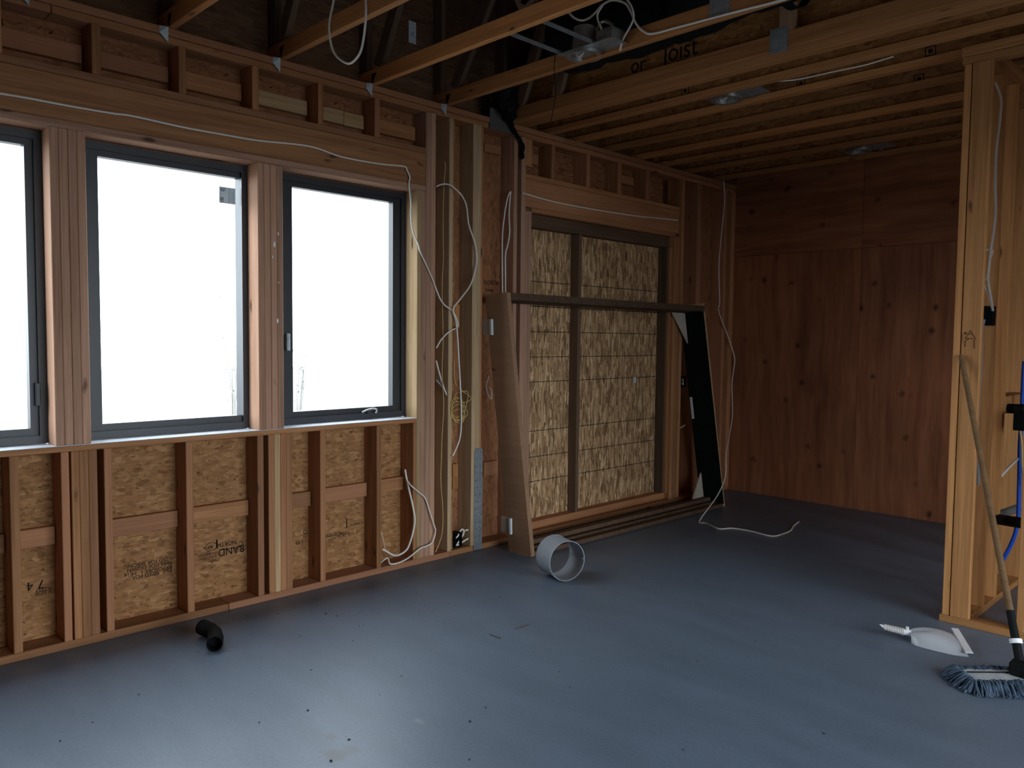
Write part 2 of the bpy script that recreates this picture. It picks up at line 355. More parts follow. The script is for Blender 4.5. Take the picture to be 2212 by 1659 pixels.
# sheathing: strips around the openings
XS0, XS1 = -.152, -.140
P_low = box('sheathing_panel', XS0, XS1, .10, 3.20, 0, .96, 'osb', WL, bev=0)
box('sheathing_panel', XS0, XS1, -.30, 3.20, 2.44, 3.034, 'osb_red', WL, bev=0)
P_mid = box('sheathing_panel', XS0, XS1, 3.20, 4.25, 0, 3.034, 'osb_red', WL, bev=0)
box('sheathing_panel', XS0, XS1, 4.25, 6.20, 2.45, 3.034, 'osb_red', WL, bev=0)
box('sheathing_panel', XS0, XS1, 6.11, 7.30, 0, 3.034, 'osb_red', WL, bev=0)
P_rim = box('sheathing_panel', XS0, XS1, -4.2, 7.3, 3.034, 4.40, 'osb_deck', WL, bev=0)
box('sheathing_panel', XS0, XS1, -.30, .23, 0, 2.44, 'osb', WL, bev=0)
box('sheathing_panel', XS0, XS1, -4.2, -1.85, 0, 3.034, 'osb', WL, bev=0); box('sheathing_panel', XS0, XS1, -1.85, -.30, 0, .97, 'osb', WL, bev=0)
box('sheathing_panel', XS0, XS1, -1.85, -.30, 2.44, 3.034, 'osb', WL, bev=0)  # the gap left here is the unseen opening added for daylight
# plates
ys = wy(972, 1195)
box('bottom_plate', D0, D1, -.35, at(500, 1320, z=.02).y*0+1.905, 0, .038, 'fir', WL)
box('bottom_plate', D0, D1, 1.908, ys-.002, 0, .038, 'fir', WL); box('bottom_plate', D0, D1-.004, ys+.002, 7.16, 0, .038, 'fir', WL)
for ya, yb in ((-4.2, .9), (.903, 4.6), (4.603, 7.16)):
    box('top_plate', D0, D1, ya, yb, ZT1, ZT2, 'fir', WL)
    box('lower_top_plate', D0, D1-.012, ya+.2 if ya > -4 else ya, yb+.2 if yb < 7 else yb, ZT0, ZT1-.001, 'fir', WL)
# window band: sill, header stack
sill = box('rough_sill', D0, D1, .23, 3.192, SILL-.028, SILL, 'fir', WL)
box('sill_glare_layer', D0-.05, D1+.001, .23, 3.190, SILL, SILL+.003, 'glare_white', sill, bev=0)  # added pale layer; sky glare on the sill is put into its colour
box('header_plate', D0, D1, .15, 3.263, HEAD, 2.485, 'glare_fir', WL)
box('header_beam', D0, D1-.003, .15, 3.263, 2.486, 2.689, 'fir', WL)
box('header_plate', D0, D1, .15, 3.263, 2.690, 2.726, 'fir', WL)
for a, b in ((1.265, 1.306), (1.672, 1.709), (2.067, 2.105), (2.471, 2.507), (2.864, 2.901), (.865, .902), (.46, .498)):
    stud(a, b, 2.726, name='cripple_stud')
ups = [(.498, .865), (.902, 1.265), (1.306, 1.672), (1.709, 2.067), (2.105, 2.471), (2.507, 2.864), (2.901, 3.263)]
for i, (a, b) in enumerate(ups):
    m = ('fir', 'fir', 'fir', 'fir', 'pale', 'pale', 'fir')[i]
    if i == 5:
        box('blocking_board', D0, -.10, a+.01, a+.20, 2.785, 2.868, m, WL); box('blocking_board', D0, -.10, a+.202, b-.012, 2.783, 2.866, m, WL)
    else: box('blocking_board', D0, -.10, a, b-.012, 2.785+.004*(i % 3), 2.872+.004*(i % 2), m, WL)
    # ragged strip of strand board left along the top of each bay
    bm = bmesh.new(); n = 12; lo = []; hi = []
    for k in range(n+1):
        yy = a+.03+(b-a-.08)*k/n; lo.append((yy, 2.874)); hi.append((yy, 2.905 + random.uniform(-.012, .018)))
    V = [bm.verts.new((-.118, y_, z_)) for y_, z_ in lo] + [bm.verts.new((-.118, y_, z_)) for y_, z_ in hi[::-1]]
    fc = bm.faces.new(V); r = bmesh.ops.extrude_face_region(bm, geom=[fc]); bmesh.ops.translate(bm, vec=(-.022, 0, 0), verts=[v for v in r['geom'] if isinstance(v, bmesh.types.BMVert)])
    finish('torn_strip', bm, 'osb_red', WL, smooth=False)
# mullions between the windows (four plies each), jack and king studs
for y0 in (1.077, 2.093):
    w = (1.231-1.077)/4 if y0 < 2 else (2.245-2.093)/4
    for k in range(4): stud(y0+k*w+.0006, y0+(k+1)*w-.0006, SILL+.003, HEAD, x1=-.001*(k % 2), name='mullion_stud', mat='glare_fir')
jk = stud(3.192, 3.2265, .038, HEAD, 'pale', name='jack_stud'); stud(3.227, 3.2625, .038, HEAD, name='jack_stud', mat='glare_fir')
stud(3.2635, 3.304, name='king_stud', mat='glare_fir'); stud(3.305, 3.344, name='king_stud', mat='glare_fir')
# paint drips on the second mullion
for (u, v, s) in ((601, 505, 1.0), (593, 528, 1.5), (589, 555, .8), (602, 610, .6), (600, 693, 1.3)):
    p = at(u, v, x=.0005); bm = bmesh.new(); bmesh.ops.create_uvsphere(bm, u_segments=10, v_segments=6, radius=1.0)
    bmesh.ops.scale(bm, vec=(.0015, .0045*s, .011*s), verts=bm.verts); bmesh.ops.translate(bm, vec=p, verts=bm.verts); finish('paint_drip', bm, 'white', WL)
# cripples under the sill
lowz = SILL-.028
for a, b in ((.48, .518), (.887, .924), (1.096, 1.131), (1.140, 1.174), (1.1745, 1.2145), (1.215, 1.254), (1.285, 1.320), (1.682, 1.720), (2.080, 2.117),
             (2.146, 2.182), (2.1825, 2.219), (2.2195, 2.256), (2.2565, 2.293), (2.476, 2.512), (2.879, 2.914), (3.166, 3.199-.008)):
    stud(a, b, .038, lowz, name='cripple_stud', mat='pale' if abs(a-2.1825) < .001 else 'fir')
bl = [(.518, .887, .53), (.924, 1.096, .535), (1.320, 1.682, .525), (1.720, 2.080, .528), (2.293, 2.476, .525), (2.512, 2.879, .53), (2.914, 3.166, .535)]
for a, b, zc in bl:
    box('flat_blocking', D0, -.102, a, b-.004, zc-.044, zc+.044, 'fir', WL)
# right part of the wall
stud(3.460, 3.494, name='stud', mat='new_pine'); stud(3.4945, 3.528, x1=-.024, name='strand_stud', mat='osb')
stud(3.672, 3.711, mat='new_pine'); stud(3.712, 3.748, mat='new_pine'); stud(3.7485, 3.784, x1=-.02)
stud(4.066, 4.103, mat='glare_fir'); stud(4.142, 4.187, name='king_stud', mat='glare_fir'); stud(4.1875, 4.219, z1=2.466, name='jack_stud', mat='glare_fir'); stud(4.2195, 4.253, z1=2.466, name='jack_stud', mat='glare_fir')
for a, b, z1, nm in ((6.110, 6.147, 2.466, 'jack_stud'), (6.1475, 6.184, 2.466, 'jack_stud'), (6.1845, 6.221, ZT0, 'king_stud'), (6.2215, 6.262, ZT0, 'king_stud'),
                     (6.475, 6.510, ZT0, 'stud'), (6.5105, 6.546, ZT0, 'stud'), (6.960, 7.000, ZT0, 'stud'), (7.085, 7.155, ZT0, 'corner_stud')): stud(a, b, z1=z1, name=nm)
# scab blocks between the studs
def wallblock(u0, u1, v0, v1, x0, x1, mat='fir', nm='scab_block'):
    p, q = at(u0, v0, x=x1), at(u1, v1, x=x1); box(nm, x0, x1, p.y, q.y, min(p.z, q.z), max(p.z, q.z), mat, WL)
wallblock(978.5, 990, 1003, 1029, -.06, -.012, 'pine'); wallblock(978.5, 990, 1030, 1056, -.06, -.014, 'pine')
wallblock(979, 993, 657, 709, -.06, -.02, 'pine'); wallblock(1046, 1076, 999, 1024, -.14, -.10, 'fir'); wallblock(1047, 1083, 308, 335, -.14, -.10, 'fir')
wallblock(1127, 1150, 296, 361, -.03, -.003, 'fir'); wallblock(1150, 1163, 332, 357, -.06, -.03, 'fir')
wallblock(1340, 1369, 377, 402, -.12, -.08, 'fir')
# the boarded-up door opening
box('header_plate', D0, D1, 4.187, 6.184, 2.430, 2.466, 'fir', WL)
box('header_beam', D0, D1-.006, 4.187, 6.184, 2.467, 2.667, 'fir', WL)
box('header_plate', D0, D1-.003, 4.187, 6.184, 2.668, 2.704, 'fir', WL)
for u0, u1, v in ((1192, 1200, 340), (1267, 1275, 360), (1335, 1343, 385), (1396, 1404, 390)):
    stud(wy(u0, v), wy(u1, v), 2.704, ZT0, name='cripple_stud')
P_door = box('closure_panel', XS0, XS1, 4.22, 6.15, .03, 2.44, 'osb_door', WL, bev=0)
box('opening_rail', D0, -.060, 4.254, 6.109, 2.335, 2.429, 'umber_shade', WL)
box('opening_rail', D0, -.050, 4.254, 6.109, .039, .098, 'fir', WL)
yy = wy(1247, 800, -.052); box('opening_stud', D0, -.052, yy, yy+.037, .098, 2.334, 'grey_shade_wood', WL)
yy = wy(1418, 700, -.14); box('opening_stud', D0, -.045, yy+.005, yy+.045, .098, 2.334, 'grey_shade_wood', WL); box('opening_stud', D0, -.02, 6.070, 6.108, .098, 2.334, 'fir', WL)
for (v, u) in ((610, 1180), (663, 1180), (717, 1180), (771, 1180), (824, 1180), (928, 1180), (983, 1180), (1035, 1180)):
    zc = at(u, v, x=-.14).z; box('chalk_line', -.1402, -.1392, 4.26, 6.06, zc-.0025, zc+.0025, 'ink', P_door, bev=0)
pp = at(1371, 821, x=-.139); box('plate_tag', -.1395, -.136, pp.y-.018, pp.y+.018, pp.z-.026, pp.z+.026, 'paper', P_door, bev=0)
# stamped lettering on the sheathing (upside down on the low panels)
XT = XS1+.0012
def stamp(body, size, u, v, parent=P_low, flip=True, sx=1.0):
    p = at(u, v, x=XT); d = -1 if flip else 1
    text('stamp', body, size, (XT, p.y, p.z), (0, d, 0), (0, 0, d), 'ink', parent, sx)
stamp('RAND', .060, 528, 1176.5, sx=.92); stamp('NORTH', .034, 511, 1166, sx=.95); stamp('C', .04, 526, 1168)
stamp('APA', .028, 461, 1177, sx=1.1); stamp('ENGINEERED', .022, 468, 1191, sx=.8); stamp('SHEATHING', .022, 468, 1199, sx=.8); stamp('SIZED', .022, 468, 1206, sx=.9)
p = at(456, 1180, x=XT)
for s in (1, -1):      # the two arcs round the mark
    cable('stamp', [Vector((XT, p.y-.034*math.cos(t), p.z-.002+s*.022*math.sin(t)*1.0)) for t in [math.pi*(.12+.76*k/8) for k in range(9)]], .0016, 'ink', P_low, n=2, seg=6)
p = at(468.5, 1175, x=XT); box('stamp', XT-.001, XT+.0006, p.y-.004, p.y+.004, p.z-.024, p.z+.024, 'ink', P_low, bev=0)
p = at(500, 1184, x=XT); box('stamp', XT-.001, XT+.0006, p.y-.07, p.y+.07, p.z-.002, p.z+.002, 'ink', P_low, bev=0)
for i, (b_, u, v) in enumerate((('SIZED FOR SPACING', 372, 1202), ('THIS SIDE DOWN', 372, 1211), ('EXPOSURE 1  24/16', 372, 1220), ('PS 2  SIZED FOR', 372, 1228))):
    stamp(b_, .027, u, v, sx=1.08 if i else 1.0)
for b_, s_, u, v in (('7 4', .06, 96, 1252), ('SIZED', .026, 112, 1266), ('V SIDE', .026, 112, 1273)): stamp(b_, s_, u, v, sx=1.0)
for b_, s_, u, v in (('THICKNESS', .030, 748, 1146), ('24/16 O.C.', .028, 748, 1152), ('PER', .026, 777, 1127), ('IN', .02, 763, 1131)): stamp(b_, s_, u, v)
p = at(749, 1131, x=XT); box('stamp', XT-.001, XT+.0006, p.y-.003, p.y+.003, p.z-.03, p.z+.03, 'ink', P_low, bev=0)
stamp('1/32', .030, 656, 1166); stamp('O', .036, 664, 1144)
for b_, s_, u, v in (('NORTH', .045, 1046, 614), ('STRAND', .026, 1047, 629)): stamp(b_, s_, u, v, P_mid, False, .9)
pp = at(891, 70, x=-.138); box('sheet_label', -.1395, -.1385, pp.y-.03, pp.y+.03, pp.z-.07, pp.z+.07, 'paper', P_rim, bev=0)
stamp('//.', .05, 887, 78, P_rim, False)

# ---------------------------------------------------------------- windows
def window(n, ya, yb, gl, gr, handle, label, za=.979, zb=2.44, hinge=None):
    w = tag(empty('window_%d' % n, (-.15, (ya+yb)/2, za)), label, kind='structure')
    ring_rect('frame', -.205, -.122, ya, yb, za, zb, .035, .035, .038, .038, 'frame', w)
    o = ring_rect('sash', -.188, -.138, ya+.034, yb-.034, za+.037, zb-.037, gl-ya-.034, yb-.034-gr, .036, .030, 'frame', w)
    g = box('glass_pane', -.167, -.161, gl-.006, gr+.006, za+.07, zb-.06, 'glass', w, bev=0)
    return w, g
w1, g1 = window(1, .20, 1.078, .27, 1.008, None, 'black framed window cut by the picture edge beyond the left mullion')
w2, g2 = window(2, 1.229, 2.095, 1.324, 2.079, None, 'middle black framed window with a square sticker on its glass')
w3, g3 = window(3, 2.243, 3.194, 2.378, 3.100, None, 'black framed window with a folding crank handle, next to the pale jamb')
p = at(473, 402, x=-.1605); q = at(508.5, 444, x=-.1605)
st = box('sticker', -.161, -.1602, p.y, q.y, min(p.z, q.z)+.004, max(p.z, q.z)+.0, 'sticker', g2, bev=0)
for (du, dv, wu, wv) in ((.20, .82, .22, .18), (.36, .86, .05, .18), (.17, .28, .22, .22), (.17, .1, .22, .06), (.6, .5, .03, .8), (.72, .45, .02, .6), (.86, .4, .03, .7)):
    yc = p.y + (q.y-p.y)*du; zc = q.z + (p.z-q.z)*dv
    box('sticker_print', -.1597, -.1594, yc-(q.y-p.y)*wu/2, yc+(q.y-p.y)*wu/2, zc-(p.z-q.z)*wv/2, zc+(p.z-q.z)*wv/2, 'duct', st if False else g2, bev=0)
# crank handle on window 3, lock lever on its near jamb, lock on window 1
hp = at(798, 890, x=-.115); h2 = at(812, 884, x=-.10)
cable('crank_handle', [at(782, 891, x=-.122), at(792, 886, x=-.112), at(806, 883, x=-.105), at(815, 886, x=-.10), at(812, 893, x=-.098)], .0055, 'dull_metal', w3)
bm = bmesh.new(); cyl_geo(bm, hp+Vector((-.02, 0, 0)), hp+Vector((.004, 0, 0)), .016); finish('crank_base', bm, 'frame', w3)
p = at(622, 739, x=-.12); box('lock_lever', -.138, -.110, p.y-.012, p.y+.010, p.z-.05, p.z+.05, 'galv', w3)
p = at(82, 852, x=-.12); box('lock_lever', -.13, -.112, p.y-.010, p.y+.010, p.z-.055, p.z+.055, 'frame', w1)

# ---------------------------------------------------------------- back wall of the alcove: plywood sheets
YB = 7.16
WB = tag(empty('wall_back', (0, YB, 0)), 'dark reddish knotty plywood wall closing the far alcove', kind='structure')
seam = at(1800, 540, y=YB).z
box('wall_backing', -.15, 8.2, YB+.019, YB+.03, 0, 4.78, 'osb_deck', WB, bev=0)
for xa, xb in ((-.15, 1.245), (1.248, 2.49), (2.493, 3.735), (3.738, 8.2)):
    box('plywood_sheet', xa, xb, YB, YB+.018, .0, seam-.0015, 'ply', WB, bev=.001)
    box('plywood_sheet', xa, xb, YB, YB+.018, seam+.0015, 3.40, 'ply', WB, bev=.001)
# ---------------------------------------------------------------- stub wall on the right (faces the camera) and the wall running back from it
YS = 4.62
WR = tag(empty('wall_right', (2.745, YS, 0)), 'bare pine stud end of a partition beside the leaning mop', kind='structure')
box('bottom_plate', 2.745, 6.5, YS-.004, YS+.09, 0, .038, 'pine', WR)
box('top_plate', 2.745, 6.5, YS-.002, YS+.09, 2.945, 2.982, 'pine', WR); box('top_plate', 2.742, 6.5, YS-.008, YS+.09, 2.983, 3.033, 'pine', WR)
box('end_stud', 2.757, 2.791, YS, YS+.09, .038, 2.944, 'pine', WR)
box('end_stud', 2.796, 2.887, YS-.002, YS+.036, .038, 2.944, 'pine', WR)
box('stud', 3.103, 3.141, YS, YS+.09, .038, 2.944, 'pine', WR)
for x in (3.51, 3.92, 4.33, 4.74): box('stud', x, x+.038, YS, YS+.09, .038, 2.944, 'pine', WR)
WA = tag(empty('wall_alcove', (2.81, 4.72, 0)), 'bare pine stud wall running back behind the partition end', kind='structure')
box('bottom_plate', 2.737, 2.877, 4.712, 7.155, 0, .038, 'pine', WA); box('top_plate', 2.737, 2.877, 4.712, 7.155, 2.945, 3.033, 'pine', WA)
for y0 in (4.905, 5.147, 5.704, 6.11, 6.52): box('stud', 2.737, 2.877, y0, y0+.038, .038, 2.944, 'pine', WA)
box('blocking_board', 2.78, 2.877, 5.186, 5.703, at(2190, 870, x=2.877).z-.055, at(2190, 870, x=2.877).z+.045, 'pine', WA)
# surroundings behind the camera
rear = tag(empty('wall_rear', (4, -4.2, 0)), 'strand board wall behind the viewpoint', kind='structure')
box('sheathing_panel', -.15, 8.2, -4.215, -4.2, 0, 4.6, 'osb', rear, bev=0)
side = tag(empty('wall_side', (6.65, 0, 0)), 'unseen strand board wall with a wide opening added to let daylight in', kind='structure')
for ya, yb, za, zb in ((-4.2, .8, 0, 4.7), (4.6, 7.3, 0, 4.7), (.8, 4.6, 2.45, 4.7)): box('sheathing_panel', 6.65, 6.665, ya, yb, za, zb, 'osb', side, bev=0)  # panels leave an unseen gap, added to light the window wall

# ---------------------------------------------------------------- ceilings
bm = bmesh.new()
V = [bm.verts.new(p) for p in ((-.6, -4.3, 4.30), (8.3, -4.3, 4.75), (8.3, 7.4, 4.75), (-.6, 7.4, 4.30))]; bm.faces.new(V)
r = bmesh.ops.extrude_face_region(bm, geom=bm.faces[:]); bmesh.ops.translate(bm, vec=(0, 0, .015), verts=[v for v in r['geom'] if isinstance(v, bmesh.types.BMVert)])
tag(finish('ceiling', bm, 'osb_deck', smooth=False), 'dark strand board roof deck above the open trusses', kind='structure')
ZC = 3.035
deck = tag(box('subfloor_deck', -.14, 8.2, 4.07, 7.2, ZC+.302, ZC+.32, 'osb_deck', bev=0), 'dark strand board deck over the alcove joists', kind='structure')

# roof trusses
def plate(name, c, w, h, parent, n=(5, 4)):
    """toothed connector plate lying on a face that looks to -y"""
    o = box(name, c[0]-w/2, c[0]+w/2, c[1]-.0025, c[1], c[2]-h/2, c[2]+h/2, 'galv', parent, bev=0)
    bm = bmesh.new()
    for i in range(n[0]):
        for j in range(n[1]):
            x = c[0]-w/2+w*(i+.5)/n[0]; z = c[2]-h/2+h*(j+.5)/n[1]
            bmesh.ops.create_cube(bm, size=1.0, matrix=Matrix.Translation((x, c[1]-.003, z)) @ Matrix.Diagonal((w/n[0]*.4, .003, h/n[1]*.3, 1)))
    t = finish('plate_teeth', bm, 'dull_metal', o, smooth=False); t['kind'] = 'stuff'
def truss(yf, label, webs, plates=(), tie=True, x1=6.6):
    t = tag(empty('roof_truss', (0, yf-.019, ZC)), label, 'truss', 'roof trusses spanning from the window wall')
    y0, y1, yc = yf-.038, yf, yf-.019
    box('bottom_chord', -.139, x1, y0, y1, ZC, ZC+.089, 'chord', t)
    bar('top_chord', (-.139, yc, 4.245), (x1, yc, 4.585), .038, .089, 'fir', t)
    box('heel_stud', -.139, -.05, y0, y1, ZC+.090, 4.19, 'grey_shade_wood', t)
    for a, za, b, zb in webs: bar('web', (a, yc, za), (b, yc, zb), .037, .085, 'grey_shade_wood' if yf < 4 else 'dusty', t)
    for c in plates: plate('connector_plate', (c[0], y0, c[1]), c[2], c[3], t)
    if tie:      # bent metal tie nailed at the wall plate
        bm = bmesh.new()
        A = [bm.verts.new(p) for p in ((.003, y0-.002, ZC-.075), (.003, y0-.045, ZC-.035), (.003, y0-.045, ZC-.002), (.012, y0-.003, ZC+.0), (.05, y0-.003, ZC+.06), (.0, y0-.003, ZC+.06))]; bm.faces.new(A)
        bmesh.ops.solidify(bm, geom=bm.faces[:], thickness=.0015)
        finish('metal_tie', bm, 'galv', t, smooth=False)
    return t
HEEL = (.0, 3.13, .62, 4.22)
truss(.44, 'roof truss nearest the left window, in deep shade', [HEEL, (1.0, 3.13, .62, 4.22), (1.0, 3.13, 1.7, 4.28)])
truss(1.05, 'roof truss meeting the wall above the left window mullion', [HEEL, (1.0, 3.13, .62, 4.22), (1.0, 3.13, 1.7, 4.28)])
truss(1.66, 'roof truss meeting the wall above the middle window', [HEEL, (1.0, 3.13, .62, 4.22), (1.0, 3.13, 1.7, 4.28)])
truss(2.27, 'roof truss behind the hanging white cable loop', [HEEL, (1.0, 3.13, .62, 4.22), (1.0, 3.13, 1.7, 4.28)])
truss(2.88, 'roof truss carrying the near ends of the can light hanger bars', [(.05, 3.13, .66, 4.22), (1.3, 3.13, .7, 4.22), (1.3, 3.13, 2.0, 4.3)])
truss(3.465, 'roof truss with white cable along its chord beside the uncovered can light', [(.07, 3.13, .80, 4.22), (2.03, 3.13, 1.3, 4.25), (2.03, 3.13, 2.5, 4.3)], [(2.03, 3.115, .11, .14)])
truss(4.038, 'last roof truss, set tight against the strand board joists', [(.45, 3.124, .78, 4.22), (.10, 3.124, .42, 3.9), (2.08, 3.124, 2.08, 4.3), (3.6, 3.124, 3.6, 4.4)], [(2.04, 3.085, .10, .13)], tie=False)
# I-joists over the alcove
def joist(yfar, fw, label, mat='chord', x0=-.139, web_t=.011, depth=.302):
    t = tag(empty('i_joist', (0, yfar-fw/2, ZC)), label, 'joist', 'wooden i-joists over the alcove')
    yc = yfar-fw/2
    box('bottom_flange', x0, 6.6, yfar-fw, yfar, ZC, ZC+.038, mat, t)
    box('top_flange', x0, 6.6, yfar-fw, yfar, ZC+depth-.038, ZC+depth-.001, mat, t)
    w = box('web', x0, 6.6, yc-web_t/2, yc+web_t/2, ZC+.038, ZC+depth-.038, 'osb_web', t, bev=0)
    return t, w
j0, jw0 = joist(4.128, .089, 'doubled i-joist printed with joist lettering, against the last truss')
joist(4.205, .076, 'second ply of the doubled i-joist, behind the printed one')
jl = ['first single i-joist beyond the doubled pair', 'second single i-joist, ending over the partition top plate', 'third single i-joist, beyond the partition top plate', 'fourth single i-joist, past the near alcove can light',
      'fifth single i-joist, deep in the alcove', 'sixth single i-joist, carrying the far alcove can light', 'last i-joist, tight to the plywood wall']
JY = (4.484, 4.814, 5.206, 5.616, 5.985, 6.379, 6.86)
for y, l in zip(JY, jl): joist(y, .064, l, 'chord')
yw = 4.128-.089/2-.0055-.0012
p0 = at(1432, 133, y=yw)
text('joist_print', 'Joist', .155, (p0.x, yw, p0.z-.012), (1, 0, 0), (0, 0, 1), 'ink', j0, .9)
p1_ = at(1362, 155, y=yw); text('joist_print', 'or', .13, (p1_.x, yw, p1_.z-.012), (1, 0, 0), (0, 0, 1), 'ink', j0, .95)
for u, v, yy_ in ((1585, 207, 4.484), (1480, 196, 4.484), (2010, 110, 4.814), (1985, 170, 5.206), (1730, 180, 4.814)):
    yq = yy_-.032-.0055-.0012; p = at(u, v, y=yq)
    if ZC+.045 < p.z < ZC+.25:
        jj = [q for q in bpy.data.objects if q.name.startswith('i_joist') and abs(q.location.y-(yy_-.032)) < .001][0]
        bm = bmesh.new()
        for dx, dz, sx_, sz_ in ((-.026, 0, .005, .05), (.026, 0, .005, .05), (0, -.024, .056, .005), (0, .024, .056, .005), (0, 0, .022, .02)):
            bmesh.ops.create_cube(bm, size=1.0, matrix=Matrix.Translation((p.x+dx, yq, p.z+dz)) @ Matrix.Diagonal((sx_, .001, sz_, 1)))
        finish('joist_print', bm, 'ink', jj, smooth=False)

# ---------------------------------------------------------------- can lights
def can_light(c, label, detail=True, bars=None):
    x, y, z = c
    t = tag(empty('can_light', c), label, 'light fixture')
    cyl('trim_ring', (x, y, z), (x, y, z+.018), .098, 'dull_metal', t, hollow=.026, seg=32)
    bm = bmesh.new(); cyl_geo(bm, (x, y, z+.018), (x, y, z+.15), .068, .058, 24, .002); finish('lamp_can', bm, 'dull_metal', t)
    cyl('can_cap', (x, y, z+.148), (x, y, z+.154), .059, 'dull_metal', t)
    cyl('lamp_socket', (x, y, z+.10), (x, y, z+.147), .02, 'white', t)
    box('mounting_plate', x-.12, x+.26, y-.085, y+.085, z+.019, z+.022, 'galv', t, bev=0)
    box('junction_box', x+.12, x+.23, y-.05, y+.05, z+.023, z+.095, 'dull_metal', t)
    cable('socket_wire', [Vector((x-.02, y-.02, z+.10)), Vector((x-.03, y-.035, z+.03)), Vector((x-.005, y-.04, z-.01)), Vector((x+.03, y-.03, z+.02)), Vector((x+.03, y-.01, z+.10))], .003, 'white_cable', t)
    cable('flex_conduit', [Vector((x+.06, y+.02, z+.13)), Vector((x+.10, y+.03, z+.17)), Vector((x+.16, y+.03, z+.14)), Vector((x+.17, y+.02, z+.095))], .009, 'dull_metal', t)
    if bars:
        for xb in (x-.11, x+.12): bar('hanger_bar', (xb, bars[0], z+.03), (xb, bars[1], z+.03), .003, .022, 'galv', t, side=(1, 0, 0), bev=0)
    return t
cl = at(1262, 122, z=ZC+.005)
can_light((cl.x, cl.y, ZC+.002), 'uncovered metal can light with tangled wires hung between two trusses', bars=(2.88, 3.427))
c2 = at(1580, 222, z=ZC+.004); can_light((c2.x, (4.484+4.75)/2, ZC+.004), 'uncovered can light between the first single joists', bars=(4.484, 4.75))
c3 = at(1845, 325, z=ZC+.004); can_light((c3.x, (6.379+6.796)/2, ZC+.004), 'uncovered can light in the dark far end of the alcove', bars=(6.379, 6.796))

# black duct stuffed between the last trusses, with its taped end on the wall plate
du = tag(empty('black_duct', (1.6, 3.74, 3.2)), 'black plastic wrapped duct running between the last two trusses', 'duct')
pts = [Vector((x, 3.745+.012*math.sin(x*5), 3.34+.02*math.sin(x*3+1))) for x in [.78+.14*k for k in range(20)]]
bm = bmesh.new(); tube_geo(bm, catmull(pts, 3), [.195+.008*math.sin(k*.7)+.004*math.sin(k*1.9) for k in range(58)], 20); finish('duct_sleeve', bm, 'black', du)
for x in (.9, 1.55, 2.2, 2.85): bm = bmesh.new(); cyl_geo(bm, (x, 3.75, 3.335), (x+.05, 3.75, 3.335), .207, .207, 24, .004); finish('duct_band', bm, 'black_matte', du)
bt = tag(empty('black_plastic_bundle', (.06, 3.9, 3.04)), 'crumpled black plastic hanging over the top plate by the last truss', 'plastic sheet')
bm = bmesh.new(); rnd = random.Random(3)
tp = [Vector((.16, 3.72, 3.20)), Vector((.14, 3.80, 3.17)), Vector((.10, 3.89, 3.13)), Vector((.06, 3.955, 3.06)), Vector((.035, 4.0, 3.0)), Vector((.028, 4.055, 2.95)), Vector((.026, 4.115, 2.90)), Vector((.022, 4.122, 2.80))]
cp = catmull(tp, 5); tube_geo(bm, cp, [max(.009, .095*math.sin(math.pi*min(1, (k+1.5)/21))**.7*(1-.55*min(1, k/21))+.010*math.sin(k*1.7)) for k in range(len(cp))], 16)
for v in bm.verts: v.co += Vector((rnd.uniform(-.010, .010), rnd.uniform(-.013, .013), rnd.uniform(-.013, .013)))
for v in bm.verts: v.co.x = max(v.co.x, .004)
finish('plastic_wrap', bm, 'black', bt)
tag(box('grey_membrane_flap', .0005, .0035, 3.82, 4.055, 2.955, 3.10, 'grey_pipe', bev=0), 'dark grey membrane flap over the top plate by the black duct', 'flap')

# ================================================================ LEANING FRAME
LF = tag(empty('leaning_frame', (.40, 3.88, 0)), 'large dusty wooden door frame with one black jamb, leaning on the boarded opening', 'door frame')
BL, BR, TL, TR = Vector((.392, 3.880, 0)), Vector((.42, 6.375, 0)), Vector((.205, 3.802, 1.815)), Vector((.205, 6.293, 1.836))
DV = Vector((-.185, 0, -.012))
def slab(name, a, b, c, d, off, mat, th=None):
    """quad a,b,c,d (front edge loop) pushed back by off"""
    return prism(name, (a, b, c, d), off, mat, LF)
def hexa(name, corners, mat):
    bm = bmesh.new(); v = [bm.verts.new(Vector(c)) for c in corners]
    for f in ((0, 1, 2, 3), (7, 6, 5, 4), (0, 4, 5, 1), (1, 5, 6, 2), (2, 6, 7, 3), (3, 7, 4, 0)): bm.faces.new([v[i] for i in f])
    me_o = Vector(corners[0]); return finish(name, bm, mat, LF, smooth=False)
Yv = (BR-BL).normalized(); T = .036
def jamb(b, t, s, mat, dv, th=T, nm='jamb'):
    e = Yv*th*s; f = [b, b+e, t+e, t]; return hexa(nm, f + [p+dv for p in f], mat)
bb = Vector((0, 0, .004))
jl_ = jamb(BL+bb, TL, 1, 'dusty', DV*1.18, nm='side_jamb')
jr_ = jamb(BR+bb, TR, -1, 'pale', DV*1.32, .018, nm='side_jamb')
jb_ = jamb(BR-Yv*.018+Vector((0, 0, .03)), TR-Yv*.018-Vector((0, 0, .035)), -1, 'black_matte', DV*1.28+Vector((.0, 0, 0)), .012, nm='black_liner')
lift = (TL-BL).normalized()
def rail(za, zb, mat, dv0, dv1, nm, ea=.037, eb=.031):
    a0 = BL+Yv*ea+lift*za; a1 = BR-Yv*eb+lift*za; b1 = BR-Yv*eb+lift*zb; b0 = BL+Yv*ea+lift*zb
    k = (TR-BR).normalized()
    a1 = BR-Yv*eb+k*za; b1 = BR-Yv*eb+k*zb
    f = [a0, a1, b1, b0]; return hexa(nm, [p+DV*dv0 for p in f] + [p+DV*dv1 for p in f], mat)
H = (TL-BL).length
